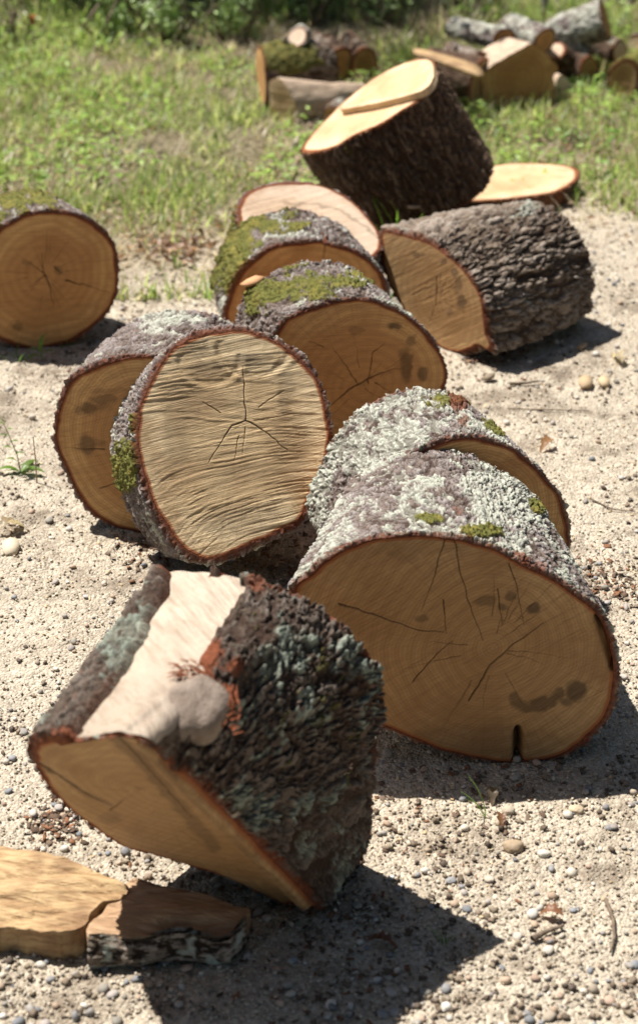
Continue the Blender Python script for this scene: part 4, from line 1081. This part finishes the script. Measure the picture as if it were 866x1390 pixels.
# small plants : stem + leaves, each its own thing
STEM = simple_mat('green_stem', (.16, .24, .05), (.22, .30, .07), 60, .6)
def tube(pts, rad, k=6):
    pts = np.array(pts, float); n = len(pts); rows = []
    rad = np.broadcast_to(rad, (n,))
    for i in range(n):
        t = nrm(pts[min(i + 1, n - 1)] - pts[max(i - 1, 0)]); a, b = basis(t)
        ph = np.linspace(0, 2 * np.pi, k, endpoint=False)
        rows.append(pts[i] + rad[i] * (np.cos(ph)[:, None] * a + np.sin(ph)[:, None] * b))
    return np.concatenate(rows), grid_faces(n, k)
def big_leaf(base, tip, width, droop=.15, cup=.2, seg=8):
    base, tip = np.array(base, float), np.array(tip, float); ax = tip - base; L = np.linalg.norm(ax); a = ax / L
    s = nrm(np.cross(a, (0, 0, 1.0)) if abs(a[2]) < .95 else (1, 0, 0)); u = np.cross(s, a)
    V = []; F = []
    for i in range(seg + 1):
        t = i / seg; w = width * math.sin(math.pi * (t * .92 + .04)) ** .8 * (1 - .25 * t)
        c = base + ax * t + u * (math.sin(t * math.pi) * droop * L)
        V += [c - s * w * .5 + u * w * cup, c, c + s * w * .5 + u * w * cup]
        if i: b = 3 * (i - 1); F += [(b, b + 1, b + 4, b + 3), (b + 1, b + 2, b + 5, b + 4)]
    return V, F
def plant(name, label, base, leaves, stem_pts=None, col=(.17, .30, .05), cat='plant', group=None, stem_r=.0014):
    e = thing(name, label, cat, base, group)
    if stem_pts is not None:
        V, F = tube(stem_pts, np.linspace(stem_r, stem_r * .5, len(stem_pts))); mesh_np('stem', V, F, STEM, e)
    for b, t, w in leaves:
        V, F = big_leaf(b, t, w)
        k = random.uniform(.8, 1.2)
        mesh_np('leaf', V, np.array(F), LEAF, e, attrs=dict(pc=np.tile(np.array([col[0] * k, col[1] * k, col[2] * k, 1]), (len(V), 1))))
    return e
def gp(px, py):
    p = at(px, py, 0); p[2] = float(ground_height(np.array([p[0]]), np.array([p[1]]))[0]); return p
def off(p, dx, dz, dy=0): return p + np.array([dx, dy, dz])
# seedling in front of the left round
p = gp(57, 490)
plant('seedling', 'leafy green seedling on the bare ground in front of the left edge round', p,
      [(off(p, 0, .02), off(p, .016, .055, -.01), .016), (off(p, 0, .02), off(p, -.026, .03, -.005), .013), (off(p, 0, .03), off(p, .012, .062, .01), .014), (off(p, 0, .012), off(p, .03, .03, -.01), .011), (off(p, 0, .01), off(p, -.03, .014, -.02), .011)], [p, off(p, 0, .02), off(p, .002, .035)])
p = gp(28, 640)
st = [p, off(p, -.004, .04), off(p, -.016, .08), off(p, -.024, .105)]
lv = []
for k in range(9):
    t = k / 8; b = st[0] * (1 - t) + st[3] * t; sgn = 1 if k % 2 else -1
    lv.append((b, b + np.array([sgn * (.026 - .014 * t), -.004, .006]), .008))
lv += [(p, off(p, .05, .012, -.02), .018), (p, off(p, .03, .008, .04), .015), (p, off(p, -.045, .012, -.01), .016), (st[3], off(st[3], -.008, .016), .006)]
plant('seedling', 'tall narrow weed with small paired leaves at the left edge', p, lv, st)
p = gp(50, 655)
V, F = tube([p, off(p, .001, .05), off(p, 0, .10)], [.0016, .0013, .001]); o = mesh_np('twig', V, F, simple_mat('dry_stem', (.30, .20, .12), (.42, .30, .2), 80), loc=p)
tag(o, 'dry thin stem standing upright beside the tall narrow weed', 'twig')
def tuft(label, px, py, n, h, w, seed, col, spread=.02, splay=.6):
    p = gp(px, py); r = np.random.default_rng(seed)
    e = thing('grass_tuft', label, 'grass tuft', p, 'single grass tufts')
    for i in range(n):
        x = np.array([p[0] + r.normal(0, spread * .3)]); y = np.array([p[1] + r.normal(0, spread * .3)])
        V, F, cc = blades(x, y, np.array([h * r.uniform(.6, 1.1)]), np.array([w]), np.array([r.uniform(.05, splay)]), np.array([r.uniform(.05, .28)]), np.array([r.random() * 6.28]), np.array([col]) * r.uniform(.8, 1.2), z0=np.array([p[2] - .002]), seg=6)
        mesh_np('blade', V, F, LEAF, e, attrs=dict(pc=cc))
tuft('bright grass tuft growing between the leaning dark round and the furrowed one', 545, 362, 12, .20, .009, 3, (.24, .46, .06), .06, .35)
tuft('thin three bladed grass seedling on gravel in front of the largest round', 660, 1108, 4, .068, .0022, 4, (.16, .30, .05), .006, .5)
tuft('tiny grass sprig in the shadow near the bottom of the gravel', 603, 1282, 5, .03, .0018, 5, (.13, .26, .04), .006, .8)
tuft('small grass tuft at the foot of the left edge round', 25, 492, 9, .045, .003, 6, (.15, .28, .05), .03, 1.0)
tuft('faint grass sprig left of the grey barked round', 93, 470, 5, .035, .003, 8, (.17, .30, .05), .02, .8)
tuft('small green sprout on bare ground right of the furrowed round', 778, 443, 4, .02, .003, 7, (.16, .3, .05), .02, .9)
tuft('grass clump at the lawn edge right of the flat slice', 822, 238, 14, .06, .006, 9, (.17, .31, .05), .08, .9)
tuft('grass clump at the lawn edge, left of the heap', 245, 300 + 62, 8, .05, .004, 10, (.17, .31, .05), .04, .8)

# dry leaves and twigs on the gravel
def dry_leaf(label, px, py, L, seed, col, z=0.0):
    r = random.Random(seed); p = gp(px, py); a = r.random() * 6.28
    d = np.array([math.cos(a), math.sin(a), .15]) * L
    V = []; F = []; seg = 14; s = nrm(np.cross(d, (0, 0, 1.0))); u = np.array([0, 0, 1.0])
    for i in range(seg + 1):
        t = i / seg; w = L * .42 * math.sin(math.pi * min(1, t * .95 + .03)) * (1 + .28 * math.sin(t * 24)) + .0005
        c = p + d * (t - .5) + u * (.004 + z + .012 * L / .04 * math.sin(t * 3) * r.uniform(.8, 1.1))
        V += [c - s * w * .5 + u * w * .45, c, c + s * w * .5 + u * w * .30]
        if i: b = 3 * (i - 1); F += [(b, b + 1, b + 4, b + 3), (b + 1, b + 2, b + 5, b + 4)]
    o = mesh_np('dry_leaf', V, np.array(F), LEAF, loc=p, attrs=dict(pc=np.tile(np.append(col, 1), (len(V), 1))))
    tag(o, label, 'dry leaf', 'dry leaves on the gravel')
dry_leaf('curled orange brown dry leaf on the gravel right of the red scarred round', 742, 610, .045, 1, (.36, .20, .10))
dry_leaf('reddish dry leaf lying on pebbles near the bottom right', 748, 1247, .034, 2, (.34, .17, .10))
dry_leaf('crumpled brown leaf beside the thin grass seedling', 680, 1118, .030, 3, (.25, .13, .07))
dry_leaf('dark curled leaf in front of the largest round', 668, 1085, .036, 4, (.22, .17, .12))
dry_leaf('pale curled leaf at the left edge of the gravel', 14, 722, .06, 5, (.45, .36, .24))
dry_leaf('pale leaf in the scatter of chips at the right edge', 838, 492, .05, 6, (.60, .50, .34))
dry_leaf('small dark red leaf below the shadow, at the bottom edge', 520, 1285, .04, 9, (.22, .10, .06))
def wood_chip(label, px, py, z, L, seed, col):
    r = random.Random(seed); p = at(px, py, z)
    if z > .05:
        dg = bpy.context.evaluated_depsgraph_get(); hit, hp, hn, *_ = sc.ray_cast(dg, Vector(CAM), Vector(ray(px, py)).normalized())
        if hit: p = np.array(hp) + np.array([0, 0, .004])
    a = r.random() * 3.14
    d = np.array([math.cos(a), math.sin(a), r.uniform(-.1, .25)]) * L * .5; s = nrm(np.cross(d, (0, 0, 1.0))) * L * r.uniform(.2, .32); u = np.array([0, 0, L * .13])
    ring = [(-1, -.5), (-.3, -.9), (.5, -1), (1, -.2), (.8, .6), (.1, 1), (-.7, .7)]
    V = [p + d * x * r.uniform(.85, 1.1) + s * y for x, y in ring]; V = V + [v + u * r.uniform(.6, 1.4) for v in V]
    n = 7; F4 = [(i, (i + 1) % n, (i + 1) % n + n, i + n) for i in range(n)]
    V += [p + u * 1.2, p]; F3 = [(i + n, (i + 1) % n + n, 14) for i in range(n)] + [((i + 1) % n, i, 15) for i in range(n)]
    o = mesh_np('wood_chip', V, [np.array(F4), np.array(F3)], CHIP, loc=p, attrs=dict(pc=np.tile(np.append(col, 1), (16, 1))), smooth=False)
    tag(o, label, 'wood chip', 'larger wood chips')
wood_chip('brown wood chip at the right edge, left of the pale leaf', 795, 520, .006, .05, 11, (.45, .33, .2))
wood_chip('broad pale chip right beside the brown chip at the right edge', 820, 519, .006, .045, 12, (.52, .40, .25))
wood_chip('pale orange wood chip lying on dirt behind the furrowed round', 790, 470, .006, .03, 13, (.55, .38, .22))
wood_chip('flat pale chip at the left edge of the bare ground', 15, 745, .006, .05, 17, (.62, .52, .38))
wood_chip('torn orange splinter resting on the moss of the round behind the sunlit one', 343, 386, .27, .05, 21, (.55, .30, .15))
wood_chip('pale chip lying on top of the furrowed round', 562, 283, .245, .035, 22, (.58, .42, .3))
wood_chip('dark earthy clod like chip right of the heap', 663, 513, .006, .035, 18, (.22, .17, .12))
TWIG = simple_mat('twig_bark', (.12, .085, .06), (.24, .18, .13), 90, .85)
def twig(label, pts, r):
    P = [gp(x, y) + np.array([0, 0, r + .003]) for x, y in pts]
    V, F = tube(P, np.linspace(r, r * .5, len(P)), 7); V = V + (fbm(V * 300, 2, 3) - .5)[:, None] * r * .5
    o = mesh_np('twig', V, F, TWIG, loc=P[0]); tag(o, label, 'twig', 'twigs lying on the gravel')
twig('dark curved twig at the right bottom of the gravel', [(822, 1225), (832, 1250), (834, 1275), (828, 1296)], .0030)
twig('short stout twig near the bottom of the gravel', [(722, 1282), (742, 1270), (765, 1262)], .0045)
twig('thin straight twig on bare ground below the furrowed round', [(690, 557), (740, 560), (800, 560)], .0018)
twig('thick short twig just below the furrowed round', [(692, 524), (716, 522), (732, 519)], .0036)
twig('bent thin twig at the right edge above the gravel', [(802, 680), (830, 692), (862, 697)], .0018)
twig('stick poking out of the grass left of the leaning round', [(372, 228), (395, 205), (418, 185)], .003)

# shrubs beyond the lawn -------------------------------------------------
SHLEAF = leafmat('shrub_leaf', trans=.15)
def shrub(label, cx, cy, w, dp, h, n, col, seed, leaf=.045, cat='shrub', name='shrub', low=.05, group='shrubs behind the lawn', aspect=.5):
    r = np.random.default_rng(seed)
    e = thing(name, label, cat, (cx, cy, 0), group)
    # stems
    Vs, Fs = [], []; k = 0
    tips = []
    for i in range(9):
        a = r.random() * 6.28; rr = r.uniform(.2, .9)
        t = np.array([cx + math.cos(a) * rr * w * .5, cy + math.sin(a) * rr * dp * .5, h * r.uniform(.65, 1.0)])
        b = np.array([cx + math.cos(a) * .1 * w, cy + math.sin(a) * .1 * dp, -.02]); m1 = b * .5 + t * .5 + np.array([r.normal(0, .05), r.normal(0, .05), 0])
        V, F = tube([b, b * .7 + m1 * .3, m1, m1 * .5 + t * .5, t], [.008, .007, .006, .004, .002], 6)
        Vs.append(V); Fs.append(F + k); k += len(V)
        for q in range(14):
            s = r.uniform(.0, 1.05); c = (b * (1 - s) + t * s)
            tips.append(c + np.array([r.normal(0, w * .13), r.normal(0, dp * .13), r.normal(0, h * .08)]))
    mesh_np('stem', np.concatenate(Vs), np.concatenate(Fs), TWIG, e)
    tips = np.array(tips); ti = r.integers(0, len(tips), n)
    P = tips[ti] + r.normal(0, 1, (n, 3)) * np.array([w * 1.9, dp * 1.7, h]) * .055
    P = P[P[:, 2] > low]; n = len(P)
    cc = np.array(col) * (np.array([.7 + .6 * r.random(len(tips))])[0][ti][:n, None]) * r.uniform(.75, 1.25, (n, 1))
    leaf_cards('foliage', '', P[:, 0], P[:, 1], P[:, 2], leaf * r.uniform(.5, 1.2, n), cc, r, flat=1.0, parent=e, mat=SHLEAF, aspect=aspect)
D1_SHADE = (.016, .026, .010); D2 = (.03, .05, .015); BR = (.30, .42, .14)  # first green is near black: deep shade put into the leaf colour
shrub('broad dark shrub filling the top left corner', -1.45, 7.30, 1.2, .7, 2.0, 22000, D1_SHADE, 1)
shrub('dark shrub second from the left behind the lawn', -.55, 7.30, 1.1, .6, 2.0, 22000, D1_SHADE, 2)
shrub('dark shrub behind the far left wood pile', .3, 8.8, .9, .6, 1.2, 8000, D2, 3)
shrub('dark shrub behind the middle of the far right pile', 1.1, 7.35, .9, .6, 1.8, 16000, D1_SHADE, 4)
shrub('dark shrub in the top right corner', 1.85, 7.25, 1.0, .7, 2.0, 18000, D1_SHADE, 5)
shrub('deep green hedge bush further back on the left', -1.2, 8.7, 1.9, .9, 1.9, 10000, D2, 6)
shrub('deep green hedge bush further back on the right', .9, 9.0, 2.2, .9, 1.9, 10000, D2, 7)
# bright weeds standing in front of the dark shrubs
def tall_weed(label, px, py, h, seed, n=150, w=.14, leaf=.04, col=BR):
    p = at(px, py); shrub(label, p[0], p[1], w, w, h, n, col, seed, leaf=leaf, cat='weed', name='tall_weed', low=.02, group='tall weeds along the shrubs', aspect=.38)
tall_weed('bright leafed tall weed against the dark shrub, left of centre', 162, 60, .22, 21, 260)
tall_weed('bright leafed tall weed near the top, just left of the mossy pile', 226, 58, .24, 22, 380, .22)
tall_weed('pale leafed tall weed rising behind the far left pile', 322, 54, .24, 23, 380, .24)
tall_weed('leafy weed clump at the top, between the two far piles, left one', 415, 30, .22, 24, 260, .26)
tall_weed('leafy weed clump at the top, between the two far piles, right one', 520, 30, .2, 25, 260, .26)
tall_weed('sparse weed at the top left corner by the red flower', 22, 64, .18, 26, 120, .2, .035, (.34, .34, .16))
tall_weed('leafy weed behind the left end of the far right pile', 640, 26, .2, 27, 160, .22)
tall_weed('low leafy weed growing at the right of the far right pile', 745, 135, .06, 28, 140, .16, .03, (.16, .30, .05))
tall_weed('low leafy weed below the mossy stub at the right', 812, 122, .05, 29, 140, .2, .028, (.16, .30, .05))
tall_weed('bright weed patch on the grass at the right edge', 800, 198, .045, 30, 160, .2, .03, (.17, .34, .05))
# red blossom
p = at(47, 62); e = thing('red_flower', 'single blurred red blossom against the dark shrub at top left', 'flower', p)
V, F = tube([p, p + np.array([0, 0, .04]), p + np.array([0, 0, .075])], [.002, .002, .0015]); mesh_np('stem', V, F, STEM, e)
RED = simple_mat('red_petal', (.55, .02, .015), (.7, .05, .03), 60, .6)
c = p + np.array([0, 0, .09])
for k in range(6):
    a = k * 1.05; V, F = big_leaf(c - np.array([0, 0, .016]), c + np.array([math.cos(a) * .012, math.sin(a) * .012, .018]), .012)
    mesh_np('petal', V, np.array(F), RED, e)
# trunks of saplings seen through the shrubs
for (px, lab) in ((205, 'thin grey sapling trunk rising from the left shrubs'), (735, 'thin pale sapling trunk behind the far right pile')):
    p = at(px, 34); e = thing('sapling', lab, 'tree', (p[0], p[1], 0), 'saplings among the shrubs')
    pts = [p + np.array([math.sin(k * .9) * .02, k * .01, k * .25]) for k in range(9)]
    V, F = tube(pts, np.linspace(.016, .006, 9), 8); mesh_np('trunk', V, F, simple_mat('sapling_bark', (.26, .23, .2), (.4, .36, .32), 60), e)
    r = np.random.default_rng(px); n = 700; t = pts[-1]
    leaf_cards('crown', '', t[0] + r.normal(0, .25, n), t[1] + r.normal(0, .22, n), t[2] + r.normal(-.05, .22, n), r.uniform(.03, .06, n), np.array([.10, .17, .035]) * r.uniform(.7, 1.3, (n, 1)), r, flat=1., parent=e, mat=SHLEAF)

# unseen trees, added round the clearing to shut out the low sky
def tree(label, cx, cy, h, cw, seed):
    r = np.random.default_rng(seed)
    e = thing('tree', label, 'tree', (cx, cy, 0), 'unseen trees added round the clearing')
    pts = [np.array([cx + r.normal(0, .05) * k, cy + r.normal(0, .05) * k, h * k / 7 - .02 * (k == 0)]) for k in range(7)]
    Vs, Fs = [], []; V, F = tube(pts, np.linspace(.17, .03, 7), 12); Vs.append(V); Fs.append(F); k = len(V)
    tips = []
    for i in range(26):
        z = h * r.uniform(.22, .95); a = r.random() * 6.28; L = cw * (1.15 - z / h) * r.uniform(.6, 1.1) + .3
        b = np.array([cx, cy, z]); t = b + np.array([math.cos(a) * L, math.sin(a) * L, L * r.uniform(.1, .5)])
        V, F = tube([b, b * .6 + t * .4 + np.array([0, 0, .1]), t], [.04, .025, .008], 5); Vs.append(V); Fs.append(F + k); k += len(V)
        for s in np.linspace(.25, 1.05, 6): tips.append(b * (1 - s) + t * s + r.normal(0, .18, 3))
    mesh_np('trunk', np.concatenate(Vs), np.concatenate(Fs), TRUNK, e)
    tips = np.array(tips); n = 9000; ti = r.integers(0, len(tips), n)
    P = tips[ti] + r.normal(0, .27, (n, 3)); tint = (.75 + .5 * r.random(len(tips)))[ti][:, None]
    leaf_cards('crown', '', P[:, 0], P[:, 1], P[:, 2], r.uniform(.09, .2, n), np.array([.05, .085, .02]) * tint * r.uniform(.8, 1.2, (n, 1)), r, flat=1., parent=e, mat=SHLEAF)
TRUNK = simple_mat('tree_bark', (.09, .07, .05), (.18, .15, .12), 30, .9, .01)
added_trees = [(-4.8, 11.6), (-.6, 13.2), (3.0, 11.9), (4.4, 10.2), (6.2, 7.4), (6.6, 4.2), (6.0, 1.2), (4.8, -1.6), (2.4, -2.9), (-.3, -3.2), (-2.9, -2.7), (-5.6, -.6), (-6.6, 11.0), (-7.6, 2.4)]
for i, (x, y) in enumerate(added_trees): tree('dense green tree added out of view to shut out the low sky', x, y, 7.2 + (i * 37 % 5) * .35, 1.9, 300 + i)

# ================================================================== LIGHT, WORLD, CAMERA
SUN_EL = math.radians(62); toward = nrm((-.84, .54, 0))     # horizontal direction towards the sun
az = math.atan2(toward[0], toward[1])      # clockwise from +Y
sd = np.array([toward[0] * math.cos(SUN_EL), toward[1] * math.cos(SUN_EL), math.sin(SUN_EL)])
w = bpy.data.worlds.new('World'); sc.world = w; w.use_nodes = True
nt = w.node_tree; bg = nt.nodes['Background']
sky = nt.nodes.new('ShaderNodeTexSky'); sky.sky_type = 'NISHITA'; sky.sun_disc = False
sky.sun_elevation = SUN_EL; sky.sun_rotation = az; sky.air_density = 1.0; sky.dust_density = 1.0
nt.links.new(sky.outputs[0], bg.inputs[0]); bg.inputs[1].default_value = .05
l = bpy.data.lights.new('sun', 'SUN'); l.energy = 5.0; l.angle = math.radians(.5); l.color = (1, .955, .88)
lo = bpy.data.objects.new('sun', l); C.objects.link(lo)
lo.rotation_euler = Vector(sd).to_track_quat('Z', 'Y').to_euler(); lo.location = (-3, 3, 6)

cam = bpy.data.cameras.new('camera'); co = bpy.data.objects.new('camera', cam); C.objects.link(co); sc.camera = co
co.location = Vector(CAM); co.rotation_euler = (math.pi / 2 - PITCH, 0, 0)
cam.sensor_fit = 'HORIZONTAL'; cam.sensor_width = 36; cam.lens = FPX * 36 / 866
cam.shift_y = -(695 - CY) / 866
cam.clip_start = .05; cam.clip_end = 1000
cam.dof.use_dof = True; cam.dof.focus_distance = 3.0; cam.dof.aperture_fstop = 6.3
sc.view_settings.view_transform = 'Standard'; sc.view_settings.look = 'None'; sc.view_settings.gamma = 1; sc.view_settings.exposure = 0.82
sc.cycles.use_denoising = True
sc.cycles.max_bounces = 6; sc.cycles.diffuse_bounces = 4; sc.cycles.glossy_bounces = 2; sc.cycles.transmission_bounces = 3
sc.cycles.sample_clamp_indirect = 6
for o in list(bpy.data.objects):
    if '_w' in o: del o['_w']
